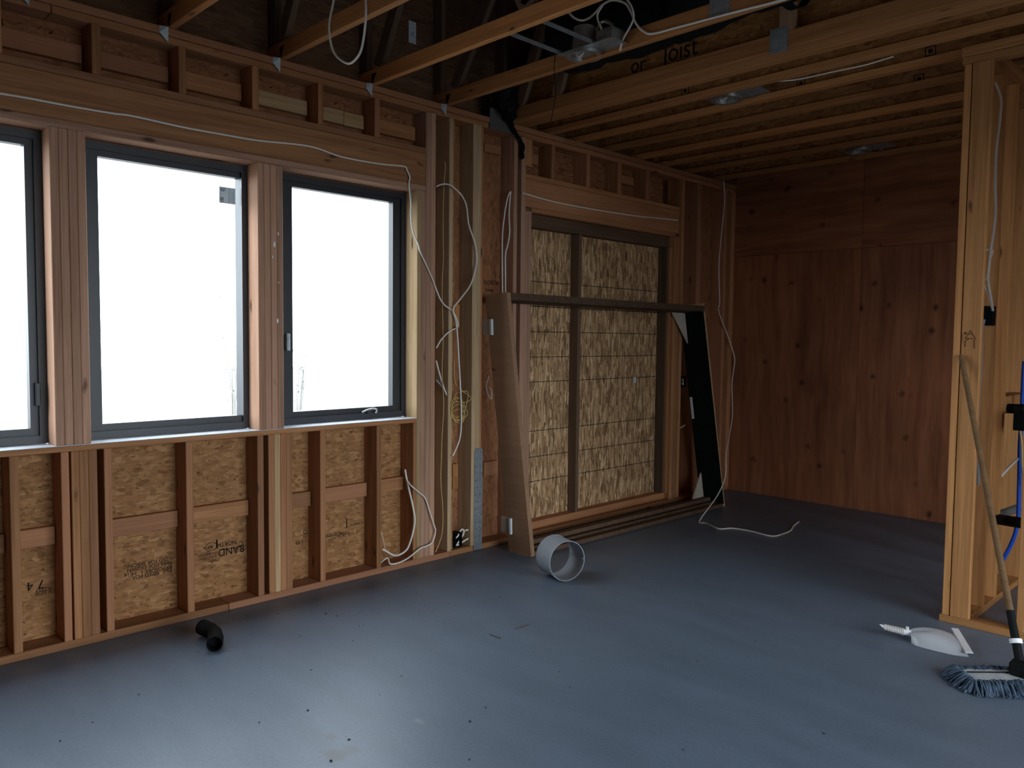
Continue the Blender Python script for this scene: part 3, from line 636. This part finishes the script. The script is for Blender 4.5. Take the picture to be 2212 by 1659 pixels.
rail(H-.050, H, 'umber_shade', 0, 1.0, 'head_board', eb=.0); rail(.004, .034, 'umber_shade', .0, .36, 'sill_board'); rail(.006, .05, 'umber_shade', .40, 1.0, 'sill_board'); rail(.052, .082, 'umber_shade', .66, 1.0, 'sill_board')
kR = (TR-BR).normalized(); pr = BR-Yv*.034+DV*1.02
hexa('corner_gusset', [pr+kR*(H-.052), pr+kR*(H-.33), pr+kR*(H-.331), pr+kR*(H-.052)-Yv*.20] + [q+Vector((-.012, 0, 0)) for q in (pr+kR*(H-.052), pr+kR*(H-.33), pr+kR*(H-.331), pr+kR*(H-.052)-Yv*.20)], 'card')
hexa('corner_gusset', [pr+kR*.07, pr+kR*.07-Yv*.18, pr+kR*.30-Yv*.002, pr+kR*.30] + [q+Vector((-.012, 0, 0)) for q in (pr+kR*.07, pr+kR*.07-Yv*.18, pr+kR*.30-Yv*.002, pr+kR*.30)], 'card')
p = BR-Yv*.0305+kR*.80+DV*1.18; bar('white_label', p, p+kR*.20, .026, .002, 'paper', LF, side=(1, 0, 0), bev=0)
for zz, ox in ((1.60, -.055), (.205, -.05)):       # cardboard corner pads on the left jamb
    o = BL+lift*zz+DV*1.0+Vector((ox, -.004, 0))
    f = [o+Vector((-.015, 0, -.055)), o+Vector((.085, 0, -.055)), o+Vector((.080, 0, .055)), o+Vector((-.020, 0, .055))]
    hexa('cardboard_pad', f + [q+Vector((0, -.012, 0)) for q in f], 'card')
    f = [o+Vector((.078, -.013, -.055)), o+Vector((.094, -.013, -.055)), o+Vector((.090, -.013, .055)), o+Vector((.074, -.013, .055))]
    hexa('cardboard_pad', f + [q+Vector((0, -.016, 0)) for q in f], 'paper')

# ================================================================ WIRING ON THE WINDOW WALL
def wire(name, label, pts, r, mat='white_cable', x=.012, cat='cable', group=None, flat=1.0, **k):
    P = pix(pts, x=x) if not isinstance(x, (list, tuple)) else [at(u, v, x=xx) for (u, v), xx in zip(pts, x)]
    return tag(cable(name, P, r, mat, flat=flat, **k), label, cat, group)
wire('white_cable', 'long white cable stapled across the window header and looping beside the jamb',
     [(-40, 196), (0, 202), (60, 212), (139, 227), (240, 244.5), (286, 250.6), (395, 274.7), (500, 294), (560, 303.8), (668, 316), (738.7, 339), (820, 354), (871.6, 359.4), (879, 368), (885.2, 383), (883.4, 398), (887.6, 438.5), (887.6, 468.6), (891.8, 498.8), (904, 530), (908, 545), (932, 598), (953.7, 651), (978, 673), (989, 697), (986, 708), (970.6, 716), (953.7, 733), (942.5, 752)], .0052, x=.009)
wire('white_cable', 'white cable arcing between the pine studs down to the yellow coil',
     [(942, 403), (953, 398.5), (966, 398), (979, 404.7), (996.7, 421.6), (1007.6, 445.7), (1012.4, 484), (1025.6, 525), (1029.6, 550), (1028.4, 574), (1016.4, 615), (992, 649), (979, 668), (985, 694.7), (988.6, 731), (992, 791), (995.9, 863.5), (996.5, 905), (995, 936), (990, 958), (978, 985)], .0052, x=.024)
wire('white_cable', 'pair-end white cable slanting through the bay left of the pine stud', [(942, 779), (949, 806), (958, 836), (968, 861)], .0055, x=-.02)
wire('grey_cable', 'short grey cable crossing behind the slanting white one', [(942, 820), (953, 833), (962, 845), (970, 852)], .005, 'grey_cable', x=-.03)
wire('yellow_wire', 'thin yellow wire hanging straight down beside the doubled king studs',
     [(960, 350), (962, 361), (959, 400), (957, 470), (957.5, 530), (957.8, 560), (955, 622), (957, 731), (955, 803), (958.5, 875.5), (955, 940), (953, 1000), (952, 1037), (957, 1108), (955, 1150), (950, 1170), (940.5, 1193)], .0028, 'yellow_cable', x=-.01)
loopc = []
for k, (cu, cv, ru, rv) in enumerate(((999, 858, 17, 12), (990, 885, 14, 24), (992, 893, 17, 20), (988, 888, 14, 20), (990, 897, 14, 13), (986, 880, 12, 22))):
    for a in range(8):
        t = 2*math.pi*a/8 + k*.5; loopc.append((cu+ru*math.cos(t), cv+rv*math.sin(t)))
P = [at(u, v, x=-.004+.004*((i*7) % 5)) for i, (u, v) in enumerate(loopc)]
P = [at(981, 780, x=-.01), at(985, 830, x=-.005)] + P
tag(cable('yellow_wire_coil', P, .0026, 'yellow_cable', n=4, seg=6), 'loose coil of thin yellow wire hanging between the pine studs', 'wire')
wire('white_cable', 'thick white cable bowing out of the last cripple bay under the sill',
     [(875, 1014), (878, 1032), (883.5, 1057), (891, 1090), (896, 1122), (893, 1145), (887.6, 1166), (878.7, 1187), (862, 1198.7), (850, 1199), (838, 1193), (826, 1186)], .0062, x=[-.06, -.05, -.02, .01, .03, .03, .02, .01, -.01, -.03, -.04, -.05])
wire('white_cable', 'white cable looping over the doubled king studs to the bottom plate',
     [(881, 1040), (889, 1050), (905, 1064), (919, 1077.5), (929, 1108), (938, 1135), (940.5, 1148), (934, 1171), (920, 1180), (909, 1184), (883.5, 1204), (863, 1215), (843, 1218), (838, 1206), (830, 1209), (822, 1216)], .0048, x=[-.02, .005, .012, .016, .02, .025, .025, .025, .03, .03, .03, .02, .01, -.02, -.03, -.05])
wire('thin_wire', 'thin bare wire sticking up in the last cripple bay', [(824, 1149), (829, 1170), (833, 1188), (842, 1199), (852, 1200)], .0018, 'white_cable', x=-.06)
wire('white_cable', 'stiff white cable end folded above the black box by the metal strap',
     [(978, 1165), (987.6, 1159.5), (993, 1149), (997.7, 1143.7), (1002, 1147), (999, 1157), (985.5, 1179.7), (1000, 1170), (1015, 1160), (1017.5, 1152), (1014, 1144.5), (1004, 1146)], .0062, x=-.03, n=6)
wire('white_cable', 'narrow loop of white cable hanging between stud and leaning frame',
     [(1085.5, 640), (1085, 600), (1085, 513), (1089, 470), (1093.5, 441), (1099, 420), (1103, 414.6), (1102, 425), (1099.6, 465), (1100.8, 501), (1097, 528), (1091.8, 550), (1091.8, 600), (1091.8, 640)], .0055, x=-.03)
wire('white_cable', 'white cable sagging across the header of the boarded opening', [(1128, 416), (1132.7, 418), (1170, 429), (1212.7, 439.7), (1294, 454.6), (1375.5, 466.8), (1420, 471), (1464, 476)], .0055, x=.008)
wire('white_cable', 'small curl of white cable behind the leaning frame jamb', [(1056, 812), (1051, 830), (1052, 848), (1061, 862), (1062, 848), (1058, 836)], .004, x=-.08)
wire('white_cable', 'short white cable hanging from a staple beside the boarded opening', [(1114, 808), (1116, 820), (1115, 835), (1115.5, 850)], .006, x=.006)
pts = [(1556.8, 349), (1562, 376), (1565, 430), (1561.7, 473.6), (1553, 570), (1554.5, 651), (1551.8, 667.5), (1560, 695), (1571, 722), (1582, 755), (1587, 780), (1581, 829), (1581.6, 902), (1569, 975), (1567, 1028), (1550, 1069.6), (1511, 1124)]
xs = [.01, .01, .01, .01, .012, .012, .015, .02, .03, .04, .06, .10, .20, .35, .42, .46]
Pz = [at(u, v, x=xx) for (u, v), xx in zip(pts[:-1], xs)] + [at(1511, 1125, z=.006)]
Pz += pix([(1524.7, 1130), (1553, 1142), (1581.6, 1141), (1620, 1147), (1667, 1158), (1692, 1153), (1708, 1145.6), (1714, 1136), (1725.6, 1127)], z=.006)
tag(cable('white_cable', Pz, .0052, 'white_cable'), 'long white cable hanging in the alcove corner and trailing across the floor', 'cable')
wire('white_cable', 'tiny white cable end by the king studs near the black jamb', [(1464, 926), (1472, 923), (1480, 918)], .004, x=-.01)
# boxes on the studs
def ebox(label, yc, zc, x0=-.07, x1=.004, parent=None, w=.03):
    t = tag(empty('outlet_box', (x0, yc, zc)), label, 'outlet box')
    bm = bmesh.new(); o = ring_rect('box_shell', x0, x1, yc-w, yc+w, zc-.05, zc+.05, .003, .003, .003, .003, 'black', t); bm.free()
    box('box_back', x0, x0+.003, yc-w+.003, yc+w-.003, zc-.047, zc+.047, 'black', t, bev=0)
    return t
p = at(977, 1168, x=-.03); t = ebox('black plastic outlet box low on the pine stud by the metal strap', 3.56, p.z+.005)
p = at(1477, 824, x=.0); t = ebox('black plastic outlet box on the king stud beside the black jamb', 6.300, p.z, w=.035)
cable('wire_end', [Vector((-.05, 6.29, p.z-.01)), Vector((-.01, 6.31, p.z+.02)), Vector((-.02, 6.29, p.z+.0)), Vector((.0, 6.30, p.z-.03)), Vector((-.02, 6.32, p.z+.025))], .003, 'white_cable', t)
# galvanised strap on the doubled pine stud
sp = tag(empty('metal_strap', (.003, 3.74, .01)), 'galvanised perforated metal strap nailed upright on the doubled pine stud', 'strap')
ys0, ys1 = 3.699, 3.776; bm = bmesh.new()
V = [bm.verts.new((.0015, y_, z_)) for y_, z_ in ((ys0, .006), (ys1, .006), (ys1, .71), (ys1-.012, .727), (ys0+.012, .727), (ys0, .71))]
fc = bm.faces.new(V); r = bmesh.ops.extrude_face_region(bm, geom=[fc]); bmesh.ops.translate(bm, vec=(.003, 0, 0), verts=[v for v in r['geom'] if isinstance(v, bmesh.types.BMVert)])
finish('strap_plate', bm, 'galv', sp, smooth=False)
bm = bmesh.new()
for i in range(14):
    for s in (0, 1):
        if i % 2 == 0 or s == 1 or True:
            c = Vector((.0046, ys0+.018+.04*s+(.006 if i % 2 else -.004), .70-.05*i)); cyl_geo(bm, c, c+Vector((.0006, 0, 0)), .0035, seg=8)
o = finish('strap_holes', bm, 'ink', sp, smooth=False); o['kind'] = 'stuff'
for zz in (.69, .62, .52, .40): bm = bmesh.new(); c = Vector((.0046, 3.738, zz)); cyl_geo(bm, c, c+Vector((.003, 0, 0)), .005, seg=10); finish('nail_head', bm, 'dull_metal', sp)

# ================================================================ OVERHEAD CABLES
lp = pix([(722, -30), (721, 0), (713, 40), (711.6, 67.8), (717, 103), (730.5, 124.8), (755, 137), (776.6, 116.6), (785, 85), (788.9, 54), (791, 20), (790, -30)], y=2.2262)
lp = [Vector((lp[0].x, 2.2262, 3.8)), Vector((lp[0].x, 2.2262, 3.5))] + lp + [Vector((lp[-1].x, 2.2262, 3.5)), Vector((lp[-1].x+.02, 2.2262, 4.26))]; lp[0] = Vector((lp[0].x-.02, 2.2262, 4.26))
tag(cable('white_cable', lp, .0058, 'white_cable'), 'white cable loop hanging down below the trusses', 'cable')
yq = 3.418
tag(cable('white_cable', pix([(1228, 26), (1240, 38), (1257, 44), (1274, 38), (1289, 24), (1301, 10.8), (1322.8, .5), (1350, 6.8), (1363, 27), (1374, 51.5), (1390.5, 67.8), (1409.5, 72.7), (1461, 59.7), (1542.5, 38), (1600, 23), (1660, 8), (1720, -8)], y=yq), .006, 'white_cable'), 'white cable looping by the can light and lying along the truss chord', 'cable')
tag(cable('white_cable', pix([(1301, 12), (1291, 30), (1292, 46), (1299, 62), (1304, 85)], y=yq-.02), .0058, 'white_cable'), 'white cable dropping into the can light junction box', 'cable')
tag(cable('white_cable', pix([(1352, -4), (1364, 14), (1369, 36), (1362, 56), (1346, 84), (1339, 110)], y=yq-.012), .0052, 'white_cable'), 'white cable slanting down to the bare wire ends beside the can light', 'cable')
tag(cable('white_cable', pix([(1660, 176), (1720, 172), (1800, 155), (1870, 140), (1930, 122)], y=4.489), .004, 'white_cable'), 'thin white cable strung along the first single joist', 'cable')
tag(cable('thin_wire', pix([(1199, 120), (1197, 150), (1200, 180), (1199, 215), (1190, 262)], y=3.40), .002, 'ink'), 'thin dark wire dangling from the truss beside the can light', 'wire')

# ================================================================ PARTITION WIRING AND PLUMBING
yq = 4.80
def rw(label, pts, r, mat, y, name='white_cable', cat='cable', **k): return tag(cable(name, pix(pts, y=y), r, mat, **k), label, cat)
rw('white cable hanging behind the partition end down to the black box', [(2150, 178), (2157, 195), (2163, 219), (2161, 250), (2158, 277), (2153, 315), (2151, 353), (2150, 410), (2151, 455), (2147, 500), (2142, 531), (2137, 575), (2135, 607), (2141, 645), (2145, 672)], .0062, 'white_cable', yq)
rw('white cable looping beside the black box on the partition', [(2131, 541), (2138, 538), (2144, 543), (2138, 565), (2133, 600), (2127, 607), (2130, 622), (2138, 643), (2142, 664)], .005, 'white_cable', yq+.01)
rw('grey cable running down the edge of the partition end', [(2126, 690), (2121, 720), (2119, 795), (2116, 835), (2115, 867), (2113, 900), (2110, 950), (2113, 1000), (2114, 1048)], .0075, 'grey_cable', yq-.02, name='grey_cable')
b3 = at(2135, 682, y=4.86); t = tag(empty('outlet_box', (b3.x, 4.86, b3.z)), 'black plastic switch box on the pine studs behind the partition end', 'outlet box')
box('box_shell', b3.x-.032, b3.x+.026, 4.84, 4.903, b3.z-.052, b3.z+.052, 'black', t); box('box_ear', b3.x-.03, b3.x+.024, 4.836, 4.84, b3.z-.046, b3.z+.046, 'black_matte', t)
yb = 5.32
rw('blue water pipe curving down through the partition bay', [(2213, 780), (2211, 813), (2207, 890), (2203, 965), (2201.5, 1048), (2199.7, 1113), (2196, 1140), (2189, 1164), (2176, 1192), (2163.5, 1214.6)], .0115, 'blue', yb, name='blue_pipe', cat='pipe')
rw('yellow wire hanging next to the blue water pipe', [(2203, 925), (2207, 960), (2208, 1000), (2211, 1030), (2216, 1050)], .006, 'yellow_cable', yb-.03, name='yellow_wire', cat='wire')
rw('white cable crossing the dark bay to the blue pipe', [(2160, 1032), (2172, 1018), (2186, 1003), (2200, 990)], .007, 'white_cable', yb-.02)
tag(cyl('black_drain_pipe', at(2158, 1122, y=5.16), at(2214, 1131, y=5.0), .030, 'black'), 'black drain pipe crossing the partition bay', 'pipe')
tag(cyl('grey_pipe', at(2158, 1112, y=5.35), at(2198, 1098, y=5.55), .024, 'grey_pipe'), 'short grey insulated pipe stub above the black drain pipe', 'pipe')
t = tag(empty('black_valve', at(2200, 882, y=5.25)), 'black pipe elbow and valve box in the partition bay', 'valve')
cyl('valve_pipe', at(2172, 882, y=5.25), at(2216, 884, y=5.18), .028, 'black', t)
c = at(2206, 908, y=5.1); box('valve_box', c.x-.03, c.x+.05, 5.06, 5.14, c.z-.055, c.z+.05, 'black', t)
# pencil house on the post
yp = YS-.0032; pq = lambda pts: [at(u, v, y=yp) for u, v in pts]
for pts in ([(2085, 732), (2096.5, 714), (2108, 733)], [(2085, 731), (2103, 732)], [(2085, 737), (2084.5, 749)], [(2104.5, 734), (2104.5, 753)], [(2086, 737), (2092, 732)], [(2094, 722), (2099, 722)]):
    cable('pencil_mark', pq(pts), .0016, 'brown_ink', WR, n=1, seg=6)
c = at(2085.5, 720, y=yp); bm = bmesh.new(); cyl_geo(bm, c, c+Vector((0, -.0012, 0)), .006, seg=12); finish('pencil_mark', bm, 'brown_ink', WR)

# ================================================================ LOOSE THINGS ON THE FLOOR
# duct offcut
dd = tag(empty('duct_offcut', (.84, 3.62, 0)), 'short grey round duct offcut lying on the concrete near the leaning frame', 'duct offcut')
ax = Vector((.93, -.30, 0)).normalized(); rad = .124; c0 = Vector((.745, 3.715, rad+.003)); c1 = c0+ax*.175
bm = bmesh.new(); cyl_geo(bm, c0, c1, rad, rad, 48, .0025); finish('duct_shell', bm, 'duct', dd)
for c in (c0, c1-ax*.003):
    bm = bmesh.new(); cyl_geo(bm, c, c+ax*.003, rad+.0022, rad+.0022, 48, .004); finish('rim', bm, 'duct', dd)
bm = bmesh.new(); cyl_geo(bm, c0+ax*.002, c1-ax*.004, rad-.003, rad-.003, 1+47, .0005); bm.free()
e = c0+ax*.004; side_v = ax.cross(Vector((0, 0, 1)))
box_ = bar('lap_seam', c0+ax*.004+side_v*(-(rad-.006)), c1-ax*.004+side_v*(-(rad-.006)), .012, .003, 'duct', dd, side=(0, 0, 1), bev=0)
# elbow
el = tag(empty('pipe_elbow', (.42, 1.64, 0)), 'black plastic pipe elbow lying on the floor under the middle window', 'pipe elbow')
e0, e1, e2 = Vector((.505, 1.60, .040)), Vector((.375, 1.665, .039)), Vector((.265, 1.645, .044))
d1 = (e0-e1).normalized(); d2 = (e2-e1).normalized()
path = [e0, e1+d1*.06, e1+d1*.03+d2*.004, e1+d1*.008+d2*.010, e1+d2*.035, e1+d2*.06]
bm = bmesh.new(); path[0] = e0-d1*.05; tube_geo(bm, catmull(path, 4), .034, 20); finish('elbow_body', bm, 'black', el)
cyl('hub', e0-d1*.075, e0+d1*.004, .0380, 'black', el, hollow=.005); cyl('hub', e1+d2*.040, e1+d2*.115, .0380, 'black', el, hollow=.005)
# dustpan, upside down
dp = tag(empty('dustpan', (2.83, 4.24, 0)), 'white plastic dustpan with ribbed handle lying upside down by the mop', 'dustpan')
A = Vector((.885, .465, 0)).normalized(); Bv = Vector((-A.y, A.x, 0)); O = Vector((2.735, 4.205, 0))
bm = bmesh.new(); nu, nv = 16, 18; G = []
for i in range(nu+1):
    s = i/nu; w = .055+.103*min(1, (s/.75))**.55; L = .232*s; row = []
    hgt = .058*math.sin(math.pi*min(1, .18+s*.62))**.8*(1-.55*s*s)
    for j in range(nv+1):
        t = -1+2*j/nv; prof = (1-abs(t)**3.2)
        dent = .018*math.exp(-((t)/.16)**2)*max(0, 1-s/.45)
        row.append(bm.verts.new(O + A*L + Bv*(w*t) + Vector((0, 0, .003+hgt*prof+.008*(1-s)*prof - dent))))
    G.append(row)
for i in range(nu):
    for j in range(nv): bm.faces.new((G[i][j], G[i+1][j], G[i+1][j+1], G[i][j+1]))
bmesh.ops.solidify(bm, geom=bm.faces[:], thickness=-.003)
pan = finish('pan', bm, 'white', dp)
ls = []
for s in (-1, 1): ls.append(O + A*.235 + Bv*(.155*s) + Vector((0, 0, .010)))
bar('lip', ls[0]+Vector((0, 0, .012)), ls[1]+Vector((0, 0, .022)), .034, .006, 'white', pan, side=tuple(A))
hs = [O-A*(-.004)+Vector((0, 0, .034)), O-A*.03+Vector((0, 0, .038)), O-A*.075+Vector((0, 0, .044)), O-A*.115+Vector((0, 0, .052)), O-A*.14+Vector((0, 0, .062))]
bm = bmesh.new(); tube_geo(bm, catmull(hs, 6), [.017-.0003*k-.0085*max(0, (k-18)/6) for k in range(25)], 12); hdl = finish('handle', bm, 'white', dp)
bm = bmesh.new()
for k in range(12):
    c = hs[1].lerp(hs[3], k/11); cyl_geo(bm, c-A*.002, c+A*.002, .019-.0003*k, seg=14)
o = finish('grip_ribs', bm, 'ribbed', hdl)
cyl('hang_lug', O-A*.012+Vector((0, 0, .045)), O-A*.012+Vector((0, 0, .066)), .008, 'ribbed', dp)
# dust mop
mp_ = tag(empty('dust_mop', (3.26, 4.02, 0)), 'dust mop with blue-grey yarn head and brown handle leaning on the partition', 'mop')
C0 = Vector((3.245, 3.985, 0)); d = Vector((.70, .71, 0)).normalized(); n_ = Vector((d.y, -d.x, 0))
pad = [C0 + d*a + n_*b + Vector((0, 0, .036)) for a, b in ((-.205, -.060), (.205, -.060), (.205, .060), (-.205, .060))]
prism('canvas_pad', pad, (0, 0, .008), 'canvas', mp_)
bm = bmesh.new()
def strand(p, out, ln, r=.0036):
    k = random.uniform(-.25, .25); o2 = (out + Vector((-out.y, out.x, 0))*k).normalized()
    pts = [p, p+o2*ln*.35+Vector((0, 0, .006+random.uniform(-.004, .006))), p+o2*ln*.75+Vector((0, 0, -.012)), p+o2*ln+Vector((random.uniform(-.006, .006), random.uniform(-.006, .006), -p.z+.005+random.uniform(0, .006)))]
    tube_geo(bm, catmull(pts, 2), r, 5)
for k in range(1150):
    a = random.uniform(-.21, .21); side_ = random.choice((-1, 1)); b = random.uniform(.045, .068)
    strand(C0+d*a+n_*(b*side_)+Vector((0, 0, .030+random.uniform(-.014, .012))), (n_*side_ + d*(a/.21)*.35).normalized(), random.uniform(.045, .085))
for k in range(330):
    b = random.uniform(-.068, .068); side_ = random.choice((-1, 1))
    strand(C0+d*(.20*side_)+n_*b+Vector((0, 0, .030+random.uniform(-.014, .012))), (d*side_+n_*(b/.07)*.7).normalized(), random.uniform(.045, .085))
o = finish('yarn_fringe', bm, 'yarn', mp_); o['kind'] = 'stuff'
bm = bmesh.new()
V = [bm.verts.new(C0 + d*a + n_*b + Vector((0, 0, .022))) for a, b in ((-.22, -.075), (.22, -.075), (.22, .075), (-.22, .075))]; fc = bm.faces.new(V)
r = bmesh.ops.extrude_face_region(bm, geom=[fc]); bmesh.ops.translate(bm, vec=(0, 0, -.014), verts=[v for v in r['geom'] if isinstance(v, bmesh.types.BMVert)]); finish('mop_backing', bm, 'yarn', mp_, smooth=False)
bar('frame_wire', C0-d*.20-n_*.02+Vector((0, 0, .047)), C0+d*.05-n_*.02+Vector((0, 0, .047)), .006, .005, 'ink', mp_)
hb = Vector((3.265, 4.015, .06)); ht = at(2076, 768, y=YS-.018); hd = (ht-hb).normalized()
bm = bmesh.new(); cyl_geo(bm, C0+d*.03-n_*.05+Vector((0, 0, .060)), C0+d*.03+n_*.05+Vector((0, 0, .060)), .022, seg=16); finish('swivel', bm, 'black', mp_)
box('swivel_block', C0.x-.02, C0.x+.06, C0.y-.02, C0.y+.06, .044, .105, 'black', mp_, bev=.008)
so = cyl('socket', hb, hb+hd*.26, .019, 'black', mp_, r1=.016)
cyl('collar', hb+hd*.115, hb+hd*.135, .026, 'white', so)
cyl('handle', hb+hd*.25, ht, .0155, 'handle', mp_, r1=.0125)
# debris
bm = bmesh.new()
for (u, v, s) in [(649, 1373, 6), (704, 1325, 9), (728, 1330, 6), (672, 1447, 7), (665, 1534, 7), (867, 1460, 5), (754, 1597, 8), (715, 1643, 9), (1049, 1528, 6), (1015, 1558, 8), (1208, 1451, 5), (763, 1384, 5), (1231, 1485, 5), (1387, 1252, 6),
                  (1429, 1263, 5), (1507, 1427, 6), (1632, 1386, 5), (1780, 1584, 7), (1476, 1619, 5), (428, 1408, 6), (475, 1345, 7), (600, 1325, 6), (535, 1330, 6), (1002, 1209, 6), (875, 1228, 6), (1014, 1640, 5), (785, 1351, 5), (776, 1352, 5),
                  (1080, 1290, 5), (905, 1330, 4), (960, 1345, 4), (820, 1500, 4), (300, 1500, 5), (200, 1560, 5), (130, 1600, 6), (560, 1560, 5)] + [(random.uniform(560, 1050), random.uniform(1215, 1330), random.uniform(2, 4)) for _ in range(50)] + [(random.uniform(100, 2100), random.uniform(1330, 1650), random.uniform(1.2, 2.4)) for _ in range(120)]:
    p = at(u, v, z=.002)
    if p.x < .06 or p.y > 4.5: continue
    rr = s*.0006
    bmesh.ops.create_icosphere(bm, subdivisions=1, radius=1.0, matrix=Matrix.Translation(p) @ Matrix.Rotation(random.uniform(0, 6), 4, 'Z') @ Matrix.Diagonal((rr*random.uniform(.8, 1.7), rr, rr*.6, 1)))
o = finish('floor_debris', bm, 'debris', smooth=False); tag(o, 'scattered dark crumbs of dirt on the concrete floor', 'debris', kind='stuff')
for (a, b, l) in (((1057, 1370), (1082, 1379), 'thin dark wood splinter on the floor, pointing to the elbow'), ((1113, 1358), (1143, 1348), 'thin dark wood splinter on the floor, nearest the duct offcut')):
    p, q = at(*a, z=.0025), at(*b, z=.0025); tag(bar('wood_splinter', p, q, .003, .003, 'grey_shade_wood', bev=0), l, 'splinter')

# ================================================================ OUTSIDE: sparse pale shrubs
def shrub(cx, cy, h, n, label, z0=-.35, spread=.5):
    t = tag(empty('shrub', (cx, cy, z0)), label, 'shrub', 'thin shrubs outside the windows')
    rnd = random.Random(int(cy*100)); bm = bmesh.new(); lf = bmesh.new()
    for k in range(n):
        a = rnd.uniform(0, 6.28); top = Vector((cx+math.cos(a)*spread*rnd.random(), cy+math.sin(a)*spread*rnd.random(), z0+h*rnd.uniform(.6, 1)))
        tube_geo(bm, [Vector((cx, cy, z0)), Vector((cx, cy, z0)).lerp(top, .5)+Vector((.05*rnd.random(), .05, 0)), top], [.008, .005, .002], 5)
        for _ in range(14):
            p = Vector((cx, cy, z0)).lerp(top, rnd.uniform(.45, 1))+Vector((rnd.uniform(-.1, .1), rnd.uniform(-.1, .1), rnd.uniform(-.1, .1))); s = rnd.uniform(.008, .022)
            ax_ = Vector((rnd.uniform(-1, 1), rnd.uniform(-1, 1), rnd.uniform(-1, 1))).normalized(); b_ = ax_.orthogonal().normalized()
            lf.faces.new([lf.verts.new(p+ax_*s), lf.verts.new(p+b_*s*.4), lf.verts.new(p-ax_*s), lf.verts.new(p-b_*s*.4)])
    finish('stems', bm, 'ground', t); o = finish('foliage', lf, 'leaf', t, smooth=False); o['kind'] = 'stuff'
pA = at(500, 640, x=-7.0); shrub(pA.x, pA.y, 2.9, 9, 'sparse shrub outside the middle window', spread=.35)
pB = at(640, 660, x=-8.0); shrub(pB.x, pB.y, 2.9, 9, 'sparse shrub outside the window with the crank handle', spread=.3)
